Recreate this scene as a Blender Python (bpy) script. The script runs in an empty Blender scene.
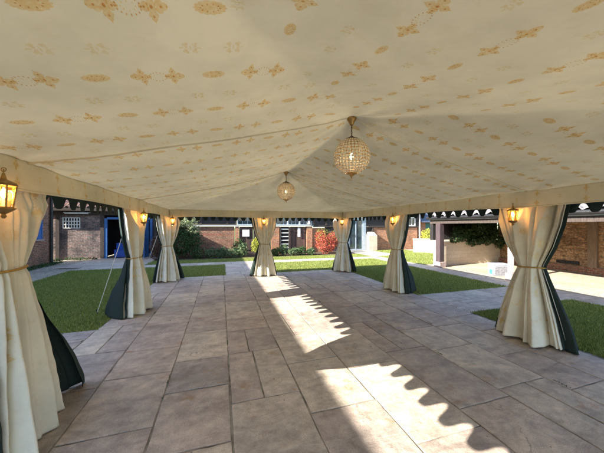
import bpy, math, random
import numpy as np
from mathutils import Vector, Matrix, noise
R = math.radians
PI = math.pi
C = bpy.context.scene.collection
random.seed(7)
SUN_SLOPE = 0.527                       # metres of drop per metre of X
SUN_DIR = Vector((1.0, 0.185, -SUN_SLOPE)).normalized()

# ------------------------------------------------------------------ materials
def new_mat(name):
    m = bpy.data.materials.new(name); m.use_nodes = True
    nt = m.node_tree
    b = nt.nodes['Principled BSDF']
    return m, nt, b
def N(nt, typ, **kw):
    n = nt.nodes.new(typ)
    for k, v in kw.items():
        if hasattr(n, k): setattr(n, k, v)
        else: n.inputs[k.replace('_', ' ')].default_value = v
    return n
def L(nt, a, b): nt.links.new(a, b)
def rgba(c): return (c[0], c[1], c[2], 1.0)
def ramp(nt, stops):
    r = nt.nodes.new('ShaderNodeValToRGB')
    el = r.color_ramp.elements
    while len(el) < len(stops): el.new(0.5)
    for e, (p, c) in zip(el, stops): e.position = p; e.color = rgba(c)
    return r
def mixc(nt, fac, a, b, mode='MIX'):
    m = nt.nodes.new('ShaderNodeMix'); m.data_type = 'RGBA'; m.blend_type = mode
    for idx, v in ((0, fac), (6, a), (7, b)):
        if hasattr(v, 'links') or hasattr(v, 'is_linked'): L(nt, v, m.inputs[idx])
        elif isinstance(v, (int, float)): m.inputs[idx].default_value = v
        else: m.inputs[idx].default_value = rgba(v)
    return m.outputs[2]
def coords(nt, kind='Object', scale=(1,1,1), rot=(0,0,0)):
    tc = nt.nodes.new('ShaderNodeTexCoord'); mp = nt.nodes.new('ShaderNodeMapping')
    mp.inputs['Scale'].default_value = scale; mp.inputs['Rotation'].default_value = rot
    L(nt, tc.outputs[kind], mp.inputs['Vector'])
    return mp.outputs['Vector']
def noise_tex(nt, vec, scale, detail=4, rough=.55):
    n = nt.nodes.new('ShaderNodeTexNoise')
    n.inputs['Scale'].default_value = scale; n.inputs['Detail'].default_value = detail
    n.inputs['Roughness'].default_value = rough
    L(nt, vec, n.inputs['Vector'])
    return n
def bump(nt, height, bsdf, strength=.3, dist=.01):
    b = nt.nodes.new('ShaderNodeBump'); b.inputs['Strength'].default_value = strength
    b.inputs['Distance'].default_value = dist
    L(nt, height, b.inputs['Height']); L(nt, b.outputs['Normal'], bsdf.inputs['Normal'])
    return b

def mat_simple(name, c1, c2=None, scale=6, rough=.7, metallic=0, bumps=.15, bd=.005, stretch=(1,1,1), spec=.4):
    m, nt, b = new_mat(name)
    c2 = c2 or tuple(x*.7 for x in c1)
    v = coords(nt, 'Object', stretch)
    n = noise_tex(nt, v, scale, 6, .6)
    r = ramp(nt, [(.3, c2), (.7, c1)]); L(nt, n.outputs['Fac'], r.inputs[0])
    L(nt, r.outputs[0], b.inputs['Base Color'])
    b.inputs['Roughness'].default_value = rough; b.inputs['Metallic'].default_value = metallic
    b.inputs['Specular IOR Level'].default_value = spec
    if bumps: bump(nt, n.outputs['Fac'], b, bumps, bd)
    return m

def mat_brick(name, c1, c2, mortar, dirt=(.12,.1,.09), dirtamt=.5, bw=.225, bh=.075, msize=.012, gr=(.5,1.3)):
    m, nt, b = new_mat(name)
    v = coords(nt, 'UV')
    dn = noise_tex(nt, v, 5, 3)
    dv = N(nt, 'ShaderNodeVectorMath', operation='MULTIPLY_ADD')
    dv.inputs[1].default_value = (.022,.022,0); L(nt, dn.outputs['Color'], dv.inputs[0]); L(nt, v, dv.inputs[2])
    br = nt.nodes.new('ShaderNodeTexBrick')
    L(nt, dv.outputs[0], br.inputs['Vector'])
    br.inputs['Scale'].default_value = 1; br.inputs['Brick Width'].default_value = bw
    br.inputs['Row Height'].default_value = bh; br.inputs['Mortar Size'].default_value = msize
    br.inputs['Mortar Smooth'].default_value = .2; br.inputs['Bias'].default_value = 0
    br.inputs['Color1'].default_value = rgba(c1); br.inputs['Color2'].default_value = rgba(c2)
    br.inputs['Mortar'].default_value = rgba(mortar)
    n1 = noise_tex(nt, v, 1.3, 8, .68); n2 = noise_tex(nt, v, 14, 4, .6)
    r1 = ramp(nt, [(.42, (0,0,0)), (.66, (dirtamt,)*3)]); L(nt, n1.outputs['Fac'], r1.inputs[0])
    col = mixc(nt, r1.outputs[0], br.outputs['Color'], dirt)
    r2 = ramp(nt, [(.3, (gr[0],)*3), (.7, (gr[1],)*3)]); L(nt, n2.outputs['Fac'], r2.inputs[0])
    col = mixc(nt, 1.0, col, r2.outputs[0], 'MULTIPLY')
    L(nt, col, b.inputs['Base Color']); b.inputs['Roughness'].default_value = .9
    b.inputs['Specular IOR Level'].default_value = .2
    inv = N(nt, 'ShaderNodeMath', operation='MULTIPLY_ADD'); inv.inputs[1].default_value = -1
    sc_ = N(nt, 'ShaderNodeMath', operation='MULTIPLY'); sc_.inputs[1].default_value = gr[1]-gr[0]; L(nt, n2.outputs['Fac'], sc_.inputs[0])
    L(nt, br.outputs['Fac'], inv.inputs[0]); L(nt, sc_.outputs[0], inv.inputs[2])
    bump(nt, inv.outputs[0], b, .6, .012)
    return m

def mat_boards(name, c1, c2, width=.16, axis=0):
    m, nt, b = new_mat(name)
    v = coords(nt, 'UV')
    sx = N(nt, 'ShaderNodeSeparateXYZ'); L(nt, v, sx.inputs[0])
    mm = N(nt, 'ShaderNodeMath', operation='DIVIDE'); mm.inputs[1].default_value = width
    L(nt, sx.outputs[axis], mm.inputs[0])
    fl = N(nt, 'ShaderNodeMath', operation='FLOOR'); L(nt, mm.outputs[0], fl.inputs[0])
    fr = N(nt, 'ShaderNodeMath', operation='FRACT'); L(nt, mm.outputs[0], fr.inputs[0])
    wn = nt.nodes.new('ShaderNodeTexWhiteNoise'); wn.noise_dimensions = '1D'; L(nt, fl.outputs[0], wn.inputs['W'])
    st = (1, .06, 1) if axis == 0 else (.06, 1, 1)
    mp = N(nt, 'ShaderNodeMapping'); mp.inputs['Scale'].default_value = st; L(nt, v, mp.inputs['Vector'])
    n = noise_tex(nt, mp.outputs[0], 40, 5, .6)
    av = N(nt, 'ShaderNodeMath', operation='ADD'); L(nt, wn.outputs['Value'], av.inputs[0]); L(nt, n.outputs['Fac'], av.inputs[1])
    r = ramp(nt, [(.35, c2), (1.0, c1)])
    hv = N(nt, 'ShaderNodeMath', operation='MULTIPLY'); hv.inputs[1].default_value = .6; L(nt, av.outputs[0], hv.inputs[0])
    L(nt, hv.outputs[0], r.inputs[0]); L(nt, r.outputs[0], b.inputs['Base Color'])
    b.inputs['Roughness'].default_value = .8
    gp = ramp(nt, [(0, (0,0,0)), (.05, (1,1,1)), (.95, (1,1,1)), (1, (0,0,0))]); L(nt, fr.outputs[0], gp.inputs[0])
    bump(nt, gp.outputs[0], b, .8, .012)
    return m

def mat_fabric(name, col, trans=.25, stains=(.5,.33,.12), stain_amt=.25, rough=.85, weave=260, transcol=None):
    m, nt, b = new_mat(name)
    v = coords(nt, 'Object')
    n1 = noise_tex(nt, v, 1.6, 5, .6); n2 = noise_tex(nt, v, 9, 5, .65)
    r1 = ramp(nt, [(.35, (.86,)*3), (.65, (1.05,)*3)]); L(nt, n1.outputs['Fac'], r1.inputs[0])
    c = mixc(nt, 1.0, col, r1.outputs[0], 'MULTIPLY')
    r2 = ramp(nt, [(.55, (0,0,0)), (.75, (stain_amt,)*3)]); L(nt, n2.outputs['Fac'], r2.inputs[0])
    c = mixc(nt, r2.outputs[0], c, stains)
    L(nt, c, b.inputs['Base Color']); b.inputs['Roughness'].default_value = rough
    b.inputs['Specular IOR Level'].default_value = .15
    n3 = noise_tex(nt, v, weave, 2, .5)
    n4 = noise_tex(nt, v, 5.5, 3, .5)
    ad = N(nt, 'ShaderNodeMath', operation='MULTIPLY_ADD'); ad.inputs[1].default_value = .06
    L(nt, n3.outputs['Fac'], ad.inputs[0]); L(nt, n4.outputs['Fac'], ad.inputs[2])
    bump(nt, ad.outputs[0], b, .35, .02)
    if trans > 0:
        t = nt.nodes.new('ShaderNodeBsdfTranslucent')
        if transcol: t.inputs['Color'].default_value = rgba(transcol)
        else: L(nt, c, t.inputs['Color'])
        mx = nt.nodes.new('ShaderNodeMixShader'); mx.inputs[0].default_value = trans
        out = nt.nodes['Material Output']
        L(nt, b.outputs[0], mx.inputs[1]); L(nt, t.outputs[0], mx.inputs[2]); L(nt, mx.outputs[0], out.inputs['Surface'])
    return m

def mat_print(name, c1, c2):
    # ink film: tints the cloth it lies on
    m, nt, b = new_mat(name)
    n = noise_tex(nt, coords(nt), 55, 4, .7); r = ramp(nt, [(.38, c1), (.68, c2)]); L(nt, n.outputs['Fac'], r.inputs[0])
    t = nt.nodes.new('ShaderNodeBsdfTransparent'); L(nt, r.outputs[0], t.inputs['Color'])
    L(nt, t.outputs[0], nt.nodes['Material Output'].inputs['Surface'])
    return m

def mat_leaf(name, cols, trans=.35):
    m, nt, b = new_mat(name)
    v = coords(nt, 'Object')
    n = noise_tex(nt, v, 7, 3, .6)
    at = nt.nodes.new('ShaderNodeAttribute'); at.attribute_name = 'tone'
    ad = N(nt, 'ShaderNodeMath', operation='MULTIPLY_ADD'); ad.inputs[1].default_value = .65
    L(nt, at.outputs['Fac'], ad.inputs[0])
    ms = N(nt, 'ShaderNodeMath', operation='MULTIPLY'); ms.inputs[1].default_value = .4; L(nt, n.outputs['Fac'], ms.inputs[0])
    L(nt, ms.outputs[0], ad.inputs[2])
    r = ramp(nt, [(i/(len(cols)-1), c) for i, c in enumerate(cols)]); L(nt, ad.outputs[0], r.inputs[0])
    L(nt, r.outputs[0], b.inputs['Base Color']); b.inputs['Roughness'].default_value = .55
    t = nt.nodes.new('ShaderNodeBsdfTranslucent'); L(nt, r.outputs[0], t.inputs['Color'])
    mx = nt.nodes.new('ShaderNodeMixShader'); mx.inputs[0].default_value = trans
    out = nt.nodes['Material Output']
    L(nt, b.outputs[0], mx.inputs[1]); L(nt, t.outputs[0], mx.inputs[2]); L(nt, mx.outputs[0], out.inputs['Surface'])
    return m

def mat_stone():
    m, nt, b = new_mat('sandstone_slabs')
    v = coords(nt, 'Object')
    at = nt.nodes.new('ShaderNodeAttribute'); at.attribute_name = 'tone'
    at2 = nt.nodes.new('ShaderNodeAttribute'); at2.attribute_name = 'shift'
    r = ramp(nt, [(0, (.37,.32,.288)), (.25, (.42,.35,.305)), (.5, (.46,.38,.325)), (.75, (.48,.415,.35)), (1, (.54,.465,.385))])
    L(nt, at.outputs['Fac'], r.inputs[0])
    # offset coordinates per slab so the riven grain breaks at joints
    cm = N(nt, 'ShaderNodeCombineXYZ'); L(nt, at2.outputs['Fac'], cm.inputs[0]); L(nt, at2.outputs['Fac'], cm.inputs[2])
    sc = N(nt, 'ShaderNodeVectorMath', operation='MULTIPLY_ADD'); sc.inputs[1].default_value = (37,0,53)
    L(nt, cm.outputs[0], sc.inputs[0]); L(nt, v, sc.inputs[2])
    vv = sc.outputs[0]
    big = noise_tex(nt, vv, 1.7, 8, .7); mid = noise_tex(nt, vv, 9, 6, .65); fine = noise_tex(nt, v, 120, 5, .75)
    stm = N(nt, 'ShaderNodeMapping'); stm.inputs['Scale'].default_value = (1,2.6,1); stm.inputs['Rotation'].default_value = (0,0,.5)
    L(nt, vv, stm.inputs['Vector'])
    riv = noise_tex(nt, stm.outputs[0], 1.6, 10, .72); riv.inputs['Distortion'].default_value = .8
    rb = ramp(nt, [(.25, (.66,)*3), (.5, (1.0,)*3), (.75, (1.25,1.22,1.16))]); L(nt, big.outputs['Fac'], rb.inputs[0])
    c = mixc(nt, 1.0, r.outputs[0], rb.outputs[0], 'MULTIPLY')
    rm = ramp(nt, [(.3, (.62,)*3), (.65, (1.15,)*3)]); L(nt, mid.outputs['Fac'], rm.inputs[0])
    c = mixc(nt, .8, c, rm.outputs[0], 'MULTIPLY')
    rv = ramp(nt, [(.36, (.74,.70,.68)), (.5, (1,1,1)), (.62, (1.16,1.14,1.10))]); L(nt, riv.outputs['Fac'], rv.inputs[0])
    c = mixc(nt, .85, c, rv.outputs[0], 'MULTIPLY')
    rf = ramp(nt, [(.3, (.62,)*3), (.7, (1.28,)*3)]); L(nt, fine.outputs['Fac'], rf.inputs[0])
    c = mixc(nt, .8, c, rf.outputs[0], 'MULTIPLY')
    # dark spills
    sp = noise_tex(nt, v, 2.6, 6, .75); rs = ramp(nt, [(.60, (0,0,0)), (.72, (.6,)*3)]); L(nt, sp.outputs['Fac'], rs.inputs[0])
    c = mixc(nt, rs.outputs[0], c, (.07,.06,.055))
    # rusty ochre marks
    of = N(nt, 'ShaderNodeMapping'); of.inputs['Location'].default_value = (5.3,2.1,0); L(nt, v, of.inputs['Vector'])
    rn = noise_tex(nt, of.outputs[0], 3.1, 5, .7); rr = ramp(nt, [(.60, (0,0,0)), (.70, (.55,)*3)]); L(nt, rn.outputs['Fac'], rr.inputs[0])
    c = mixc(nt, rr.outputs[0], c, (.32,.16,.05))
    # thin irregular surface cracks and cleft lines
    vor = nt.nodes.new('ShaderNodeTexVoronoi'); vor.feature = 'DISTANCE_TO_EDGE'; vor.inputs['Scale'].default_value = 1.3
    wn = noise_tex(nt, vv, 3, 5, .6); wv = N(nt, 'ShaderNodeVectorMath', operation='MULTIPLY_ADD'); wv.inputs[1].default_value = (.6,.6,0)
    L(nt, wn.outputs['Color'], wv.inputs[0]); L(nt, vv, wv.inputs[2]); L(nt, wv.outputs[0], vor.inputs['Vector'])
    rk = ramp(nt, [(0, (.55,)*3), (.007, (0,0,0))]); L(nt, vor.outputs['Distance'], rk.inputs[0])
    gate = ramp(nt, [(.56, (0,0,0)), (.62, (1,1,1))]); L(nt, big.outputs['Fac'], gate.inputs[0])
    g = N(nt, 'ShaderNodeMath', operation='MULTIPLY'); L(nt, rk.outputs[0], g.inputs[0]); L(nt, gate.outputs[0], g.inputs[1])
    c = mixc(nt, g.outputs[0], c, (.04,.035,.03))
    # small dark pits and lichen specks
    pv = nt.nodes.new('ShaderNodeTexVoronoi'); pv.inputs['Scale'].default_value = 11; L(nt, vv, pv.inputs['Vector'])
    pr = ramp(nt, [(.05, (.7,)*3), (.10, (0,0,0))]); L(nt, pv.outputs['Distance'], pr.inputs[0])
    pg = ramp(nt, [(.52, (0,0,0)), (.6, (1,1,1))]); L(nt, mid.outputs['Fac'], pg.inputs[0])
    pm = N(nt, 'ShaderNodeMath', operation='MULTIPLY'); L(nt, pr.outputs[0], pm.inputs[0]); L(nt, pg.outputs[0], pm.inputs[1])
    c = mixc(nt, pm.outputs[0], c, (.09,.075,.065))
    L(nt, c, b.inputs['Base Color'])
    rr2 = ramp(nt, [(.3, (.5,)*3), (.7, (.82,)*3)]); L(nt, mid.outputs['Fac'], rr2.inputs[0]); L(nt, rr2.outputs[0], b.inputs['Roughness'])
    b.inputs['Specular IOR Level'].default_value = .45
    h1 = N(nt, 'ShaderNodeMath', operation='MULTIPLY_ADD'); h1.inputs[1].default_value = .9; L(nt, riv.outputs['Fac'], h1.inputs[0]); L(nt, big.outputs['Fac'], h1.inputs[2])
    h2 = N(nt, 'ShaderNodeMath', operation='MULTIPLY_ADD'); h2.inputs[1].default_value = .25; L(nt, mid.outputs['Fac'], h2.inputs[0]); L(nt, h1.outputs[0], h2.inputs[2])
    h3 = N(nt, 'ShaderNodeMath', operation='MULTIPLY_ADD'); h3.inputs[1].default_value = .06; L(nt, fine.outputs['Fac'], h3.inputs[0]); L(nt, h2.outputs[0], h3.inputs[2])
    bump(nt, h3.outputs[0], b, .9, .022)
    return m

def mat_ground(name, cols, scale=60, big=.6, bd=.02):
    m, nt, b = new_mat(name)
    v = coords(nt, 'Object')
    n1 = noise_tex(nt, v, scale, 4, .7); n2 = noise_tex(nt, v, big, 6, .6)
    vo = nt.nodes.new('ShaderNodeTexVoronoi'); vo.inputs['Scale'].default_value = scale*.8; L(nt, v, vo.inputs['Vector'])
    ad = N(nt, 'ShaderNodeMath', operation='MULTIPLY_ADD'); ad.inputs[1].default_value = .35
    sp = N(nt, 'ShaderNodeSeparateColor'); L(nt, vo.outputs['Color'], sp.inputs[0])
    L(nt, sp.outputs[0], ad.inputs[0]); L(nt, n1.outputs['Fac'], ad.inputs[2])
    ms = N(nt, 'ShaderNodeMath', operation='MULTIPLY'); ms.inputs[1].default_value = .75; L(nt, ad.outputs[0], ms.inputs[0])
    r = ramp(nt, [(.2+.6*i/(len(cols)-1), c) for i, c in enumerate(cols)]); L(nt, ms.outputs[0], r.inputs[0])
    r2 = ramp(nt, [(.3, (.78,)*3), (.7, (1.15,)*3)]); L(nt, n2.outputs['Fac'], r2.inputs[0])
    c = mixc(nt, 1.0, r.outputs[0], r2.outputs[0], 'MULTIPLY')
    L(nt, c, b.inputs['Base Color']); b.inputs['Roughness'].default_value = .95; b.inputs['Specular IOR Level'].default_value = .15
    bump(nt, ms.outputs[0], b, .7, bd)
    return m

def mat_emit(name, col, strength, base=(1,.8,.5)):
    m, nt, b = new_mat(name)
    b.inputs['Base Color'].default_value = rgba(base)
    b.inputs['Emission Color'].default_value = rgba(col); b.inputs['Emission Strength'].default_value = strength
    n = noise_tex(nt, coords(nt), 20, 2); bump(nt, n.outputs['Fac'], b, .05, .001)
    return m
def mat_glass(name, col=(1,1,1), alpha=.25, rough=.05):
    m, nt, b = new_mat(name)
    g = nt.nodes.new('ShaderNodeBsdfGlossy'); g.inputs['Roughness'].default_value = rough
    t = nt.nodes.new('ShaderNodeBsdfTransparent'); t.inputs['Color'].default_value = rgba(col)
    fr = nt.nodes.new('ShaderNodeFresnel'); fr.inputs['IOR'].default_value = 1.5
    ad = N(nt, 'ShaderNodeMath', operation='ADD'); ad.inputs[1].default_value = alpha*.3; L(nt, fr.outputs[0], ad.inputs[0])
    mx = nt.nodes.new('ShaderNodeMixShader'); L(nt, ad.outputs[0], mx.inputs[0]); L(nt, t.outputs[0], mx.inputs[1]); L(nt, g.outputs[0], mx.inputs[2])
    L(nt, mx.outputs[0], nt.nodes['Material Output'].inputs['Surface'])
    return m
def mat_crystal():
    m, nt, b = new_mat('cut_crystal')
    n = noise_tex(nt, coords(nt), 60, 2)
    r = ramp(nt, [(.3, (.72,.66,.50)), (.7, (.94,.90,.78))]); L(nt, n.outputs['Fac'], r.inputs[0])
    L(nt, r.outputs[0], b.inputs['Base Color'])
    b.inputs['Roughness'].default_value = .25; b.inputs['Transmission Weight'].default_value = .08; b.inputs['IOR'].default_value = 1.5
    b.inputs['Emission Color'].default_value = (0,0,0,1)
    return m

M = {}
M['stone'] = mat_stone()
M['mortar'] = mat_simple('joint_mortar', (.40,.36,.30), (.07,.06,.05), 4, .95)
M['canvas'] = mat_fabric('cream_canvas', (.51,.46,.315), .09, (.42,.35,.2), .3)
M['print'] = mat_print('ochre_print', (.92,.76,.50), (.99,.93,.80))
M['print_faint'] = mat_print('faint_ochre_print', (.93,.84,.68), (.99,.97,.92))
M['print_dark'] = mat_print('brown_print', (.76,.52,.32), (.90,.70,.46))
M['print_cloth'] = mat_print('pale_cloth_print', (.97,.91,.78), (1,.985,.95))
M['valance'] = mat_fabric('valance_canvas', (.88,.82,.63), .24, (.7,.56,.32), .3)
M['lining'] = mat_fabric('cream_curtain', (.91,.89,.79), .26, (.66,.5,.27), .25)
M['green'] = mat_fabric('dark_green_canvas', (.026,.042,.040), 0, (.07,.08,.07), .5)
M['rope'] = mat_simple('gold_rope', (.5,.32,.08), (.25,.15,.04), 60, .8)
M['wrope'] = mat_simple('white_rope', (.75,.72,.65), (.5,.48,.42), 60, .8)
M['brass'] = mat_simple('aged_brass', (.55,.36,.13), (.24,.14,.05), 25, .4, .8, .2, .002)
M['bronze'] = mat_simple('dark_bronze', (.16,.09,.035), (.05,.03,.015), 25, .45, .85, .2, .002)
M['crystal'] = mat_crystal()
M['lglass'] = mat_glass('lantern_glass', (1,.86,.6), .3, .08)
M['bulb'] = mat_emit('warm_bulb', (1,.50,.14), 9)
M['candle'] = mat_emit('candle_sleeve', (1,.50,.13), 1.1)
M['dimbulb'] = mat_emit('warm_small_bulb', (1,.78,.50), 1.3)
M['brick_red'] = mat_brick('red_brick', (.36,.13,.065), (.24,.085,.05), (.27,.23,.18), (.09,.065,.05), .65)
M['brick_orange'] = mat_brick('orange_brick', (.56,.22,.10), (.36,.125,.06), (.34,.27,.2), (.12,.08,.055), .6)
M['brick_old'] = mat_brick('grimy_old_brick', (.30,.17,.14), (.17,.12,.11), (.30,.28,.26), (.04,.04,.045), .9)
M['brick_tan'] = mat_brick('weathered_tan_brick', (.60,.36,.18), (.30,.14,.07), (.34,.24,.15), (.09,.055,.035), .8, msize=.016, gr=(.3,1.5))
M['block'] = mat_brick('pale_stone_block', (.56,.47,.37), (.50,.41,.32), (.50,.43,.35), (.36,.28,.21), .35, .42, .16, .006, (.9,1.06))
M['boards'] = mat_boards('tarred_boards', (.055,.042,.04), (.014,.012,.013), .17, 0)
M['hboards'] = mat_boards('tarred_weatherboard', (.05,.042,.042), (.014,.013,.014), .17, 1)
M['brown_boards'] = mat_boards('brown_door_boards', (.13,.07,.055), (.04,.022,.018), .14, 0)
M['timber'] = mat_simple('dark_timber', (.075,.055,.045), (.02,.015,.014), 8, .8, stretch=(4,4,.6))
M['post_wood'] = mat_simple('weathered_oak_post', (.065,.042,.048), (.022,.015,.018), 8, .8, stretch=(5,5,.5), bumps=.4)
M['oak_pale'] = mat_simple('grey_oak', (.26,.18,.12), (.13,.09,.06), 8, .8, stretch=(5,5,.5), bumps=.4)
M['plinth'] = mat_simple('stone_plinth', (.36,.29,.26), (.2,.15,.14), 10, .9)
M['white'] = mat_simple('white_paint', (.72,.72,.7), (.5,.5,.48), 12, .5)
M['grey_paint'] = mat_simple('grey_blue_paint', (.30,.36,.42), (.2,.25,.3), 12, .5)
M['blue_paint'] = mat_simple('blue_paint', (.045,.14,.36), (.03,.09,.24), 12, .45)
M['blue_plastic'] = mat_simple('blue_plastic', (.02,.09,.42), (.012,.05,.28), 5, .4)
M['cyan_plastic'] = mat_simple('cyan_plastic', (.05,.45,.66), (.04,.36,.55), 5, .35)
M['green_paint'] = mat_simple('green_door_paint', (.03,.15,.12), (.02,.09,.075), 12, .5)
M['iron'] = mat_simple('black_iron', (.03,.03,.032), (.012,.012,.013), 20, .5, .4)
M['grey_panel'] = mat_simple('dark_grey_panel', (.22,.22,.24), (.07,.07,.08), 22, .6)
M['crate_white'] = mat_simple('shade_tinted_white_plastic', (.38,.38,.46), (.28,.28,.34), 14, .5)  # white plastic with its bluish shade put into the lavender-grey colour
M['win_glass'] = mat_simple('window_glass', (.05,.075,.09), (.02,.03,.035), 3, .06, bumps=.02, spec=.9)
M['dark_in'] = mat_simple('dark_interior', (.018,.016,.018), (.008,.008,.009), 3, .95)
M['paper'] = mat_simple('paper_notice', (.75,.72,.72), (.6,.57,.58), 12, .7)
M['pantile'] = mat_simple('clay_pantile', (.30,.165,.12), (.12,.085,.075), 3.5, .75, bumps=.4, bd=.01)
M['pantile_pale'] = mat_simple('lichened_pantile', (.27,.25,.25), (.09,.09,.10), 6, .75, bumps=.4, bd=.01)
M['slate'] = mat_brick('blue_slate', (.12,.15,.22), (.08,.10,.15), (.03,.035,.05), (.07,.08,.1), .5, .28, .2, .006)
M['lawn'] = mat_ground('lawn_turf', [(.06,.08,.02), (.135,.165,.04), (.27,.27,.09)], 70, 1.1, .02)
M['gravel'] = mat_ground('gravel_bed', [(.12,.10,.08), (.36,.31,.25), (.62,.55,.45)], 24, .6, .05)
M['yard'] = mat_ground('pale_yard', [(.27,.22,.16), (.40,.33,.25), (.50,.43,.34)], 26, .9, .02)
M['soil'] = mat_ground('dark_soil', [(.03,.022,.015), (.07,.05,.035), (.11,.08,.05)], 30, .9, .04)
M['field'] = mat_ground('rough_field', [(.04,.06,.015), (.08,.10,.03), (.13,.14,.06)], 8, .1, .04)
M['grass'] = mat_leaf('grass_blades', [(.04,.07,.012), (.12,.17,.028), (.27,.31,.06), (.46,.40,.18)], .3)
M['leaf_green'] = mat_leaf('green_leaves', [(.012,.035,.008), (.03,.075,.015), (.06,.12,.03)])
M['leaf_pale'] = mat_leaf('silver_green_leaves', [(.035,.07,.03), (.09,.15,.06), (.2,.27,.13)])
M['leaf_yellow'] = mat_leaf('yellow_leaves', [(.12,.15,.02), (.32,.34,.04), (.5,.46,.07)])
M['leaf_red'] = mat_leaf('red_leaves', [(.22,.025,.02), (.42,.07,.045), (.5,.22,.10)])
M['leaf_bloom'] = mat_leaf('cream_flowering_leaves', [(.06,.11,.03), (.25,.29,.13), (.6,.56,.42)])
M['leaf_brown'] = mat_leaf('bronze_leaves', [(.05,.022,.015), (.10,.05,.03), (.12,.09,.04)])
M['leaf_ivy'] = mat_leaf('ivy_leaves', [(.008,.025,.006), (.022,.055,.012), (.07,.12,.035)])
M['stem'] = mat_simple('woody_stem', (.12,.08,.05), (.05,.03,.02), 20, .9)

# ------------------------------------------------------------------ mesh builder
class MB:
    def __init__(s): s.v = []; s.f = []; s.m = []
    def quad(s, pts, mi=0):
        b = len(s.v); s.v += [tuple(p) for p in pts]; s.f.append(tuple(range(b, b+len(pts)))); s.m.append(mi)
    def box(s, x0, x1, y0, y1, z0, z1, mi=0, rot=0, about=None):
        b = len(s.v)
        pts = [(x0,y0,z0),(x1,y0,z0),(x1,y1,z0),(x0,y1,z0),(x0,y0,z1),(x1,y0,z1),(x1,y1,z1),(x0,y1,z1)]
        if rot:
            cx, cy = about or ((x0+x1)/2, (y0+y1)/2); c, q = math.cos(rot), math.sin(rot)
            pts = [(cx+(x-cx)*c-(y-cy)*q, cy+(x-cx)*q+(y-cy)*c, z) for x,y,z in pts]
        s.v += pts
        for f in ((0,3,2,1),(4,5,6,7),(0,1,5,4),(1,2,6,5),(2,3,7,6),(3,0,4,7)):
            s.f.append(tuple(b+i for i in f)); s.m.append(mi)
        return s
    def tube(s, pts, r, n=8, mi=0, caps=True):
        pts = [Vector(p) for p in pts]
        rs = r if isinstance(r, (list, tuple)) else [r]*len(pts)
        rings = []
        for i, p in enumerate(pts):
            d = (pts[min(i+1, len(pts)-1)] - pts[max(i-1, 0)]).normalized()
            up = Vector((0,0,1)) if abs(d.z) < .95 else Vector((1,0,0))
            a = d.cross(up).normalized(); c = a.cross(d)
            b = len(s.v)
            for k in range(n):
                t = 2*PI*k/n; s.v.append(tuple(p + (a*math.cos(t)+c*math.sin(t))*rs[i]))
            rings.append(b)
        for i in range(len(rings)-1):
            for k in range(n):
                k2 = (k+1) % n
                s.f.append((rings[i]+k, rings[i+1]+k, rings[i+1]+k2, rings[i]+k2)); s.m.append(mi)
        if caps:
            s.f.append(tuple(rings[0]+k for k in range(n))); s.m.append(mi)
            s.f.append(tuple(rings[-1]+k for k in reversed(range(n)))); s.m.append(mi)
        return s
    def lathe(s, cx, cy, prof, n=16, mi=0):
        rings = []
        for r, z in prof:
            b = len(s.v)
            for k in range(n):
                t = 2*PI*k/n; s.v.append((cx+r*math.cos(t), cy+r*math.sin(t), z))
            rings.append(b)
        for i in range(len(rings)-1):
            for k in range(n):
                k2 = (k+1) % n
                s.f.append((rings[i]+k, rings[i]+k2, rings[i+1]+k2, rings[i+1]+k)); s.m.append(mi)
        s.f.append(tuple(rings[0]+k for k in reversed(range(n)))); s.m.append(mi)
        s.f.append(tuple(rings[-1]+k for k in range(n))); s.m.append(mi)
        return s
    def grid(s, fn, nu, nv, mi=0, closed=False):
        b = len(s.v)
        for j in range(nv+1):
            for i in range(nu+1): s.v.append(tuple(fn(i/nu, j/nv)))
        for j in range(nv):
            for i in range(nu):
                a = b + j*(nu+1) + i
                s.f.append((a, a+1, a+nu+2, a+nu+1)); s.m.append(mi)
        return s
    def build(s, name, mats, parent=None, smooth=False, bevel=0, uv=True, solid=0):
        me = bpy.data.meshes.new(name)
        mats = mats if isinstance(mats, (list, tuple)) else [mats]
        org = Vector((0,0,0))
        if parent is not None: org = parent.matrix_world.translation.copy() if parent.get('_w') is None else Vector(parent['_w'])
        vs = [(x-org.x, y-org.y, z-org.z) for x,y,z in s.v]
        me.from_pydata(vs, [], s.f)
        for m in mats: me.materials.append(m)
        me.polygons.foreach_set('material_index', s.m)
        if smooth: me.polygons.foreach_set('use_smooth', [True]*len(s.f))
        me.update()
        if uv and len(s.f) < 60000:
            ul = me.uv_layers.new(name='UVMap'); dat = ul.data
            for p in me.polygons:
                n = p.normal; ax = max(range(3), key=lambda i: abs(n[i]))
                for li in p.loop_indices:
                    x, y, z = s.v[me.loops[li].vertex_index]
                    if ax == 2: u, w = x, y
                    elif ax == 1: u, w = x, z
                    else: u, w = y, z
                    if ax == 2 and abs(n.z) < .98: w = y*1.1
                    dat[li].uv = (u, w)
        o = bpy.data.objects.new(name, me); C.objects.link(o)
        if parent is not None: o.parent = parent
        o['_w'] = tuple(org)
        if bevel:
            bm = o.modifiers.new('bevel', 'BEVEL'); bm.width = bevel; bm.segments = 2; bm.limit_method = 'ANGLE'
        if solid:
            sm = o.modifiers.new('solid', 'SOLIDIFY'); sm.thickness = solid; sm.offset = 0
        return o
def clean_w():
    for o in bpy.data.objects:
        if '_w' in o: del o['_w']
def empty(name, loc, label, cat, group=None):
    o = bpy.data.objects.new(name, None); C.objects.link(o); o.location = loc
    o.empty_display_size = .2
    o['_w'] = tuple(loc); o['label'] = label; o['category'] = cat
    if group: o['group'] = group
    return o
def tag(o, label, cat, group=None, kind=None):
    if label: o['label'] = label
    if cat: o['category'] = cat
    if group: o['group'] = group
    if kind: o['kind'] = kind
    return o
def struct(o, kind='structure'): o['kind'] = kind; return o
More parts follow.
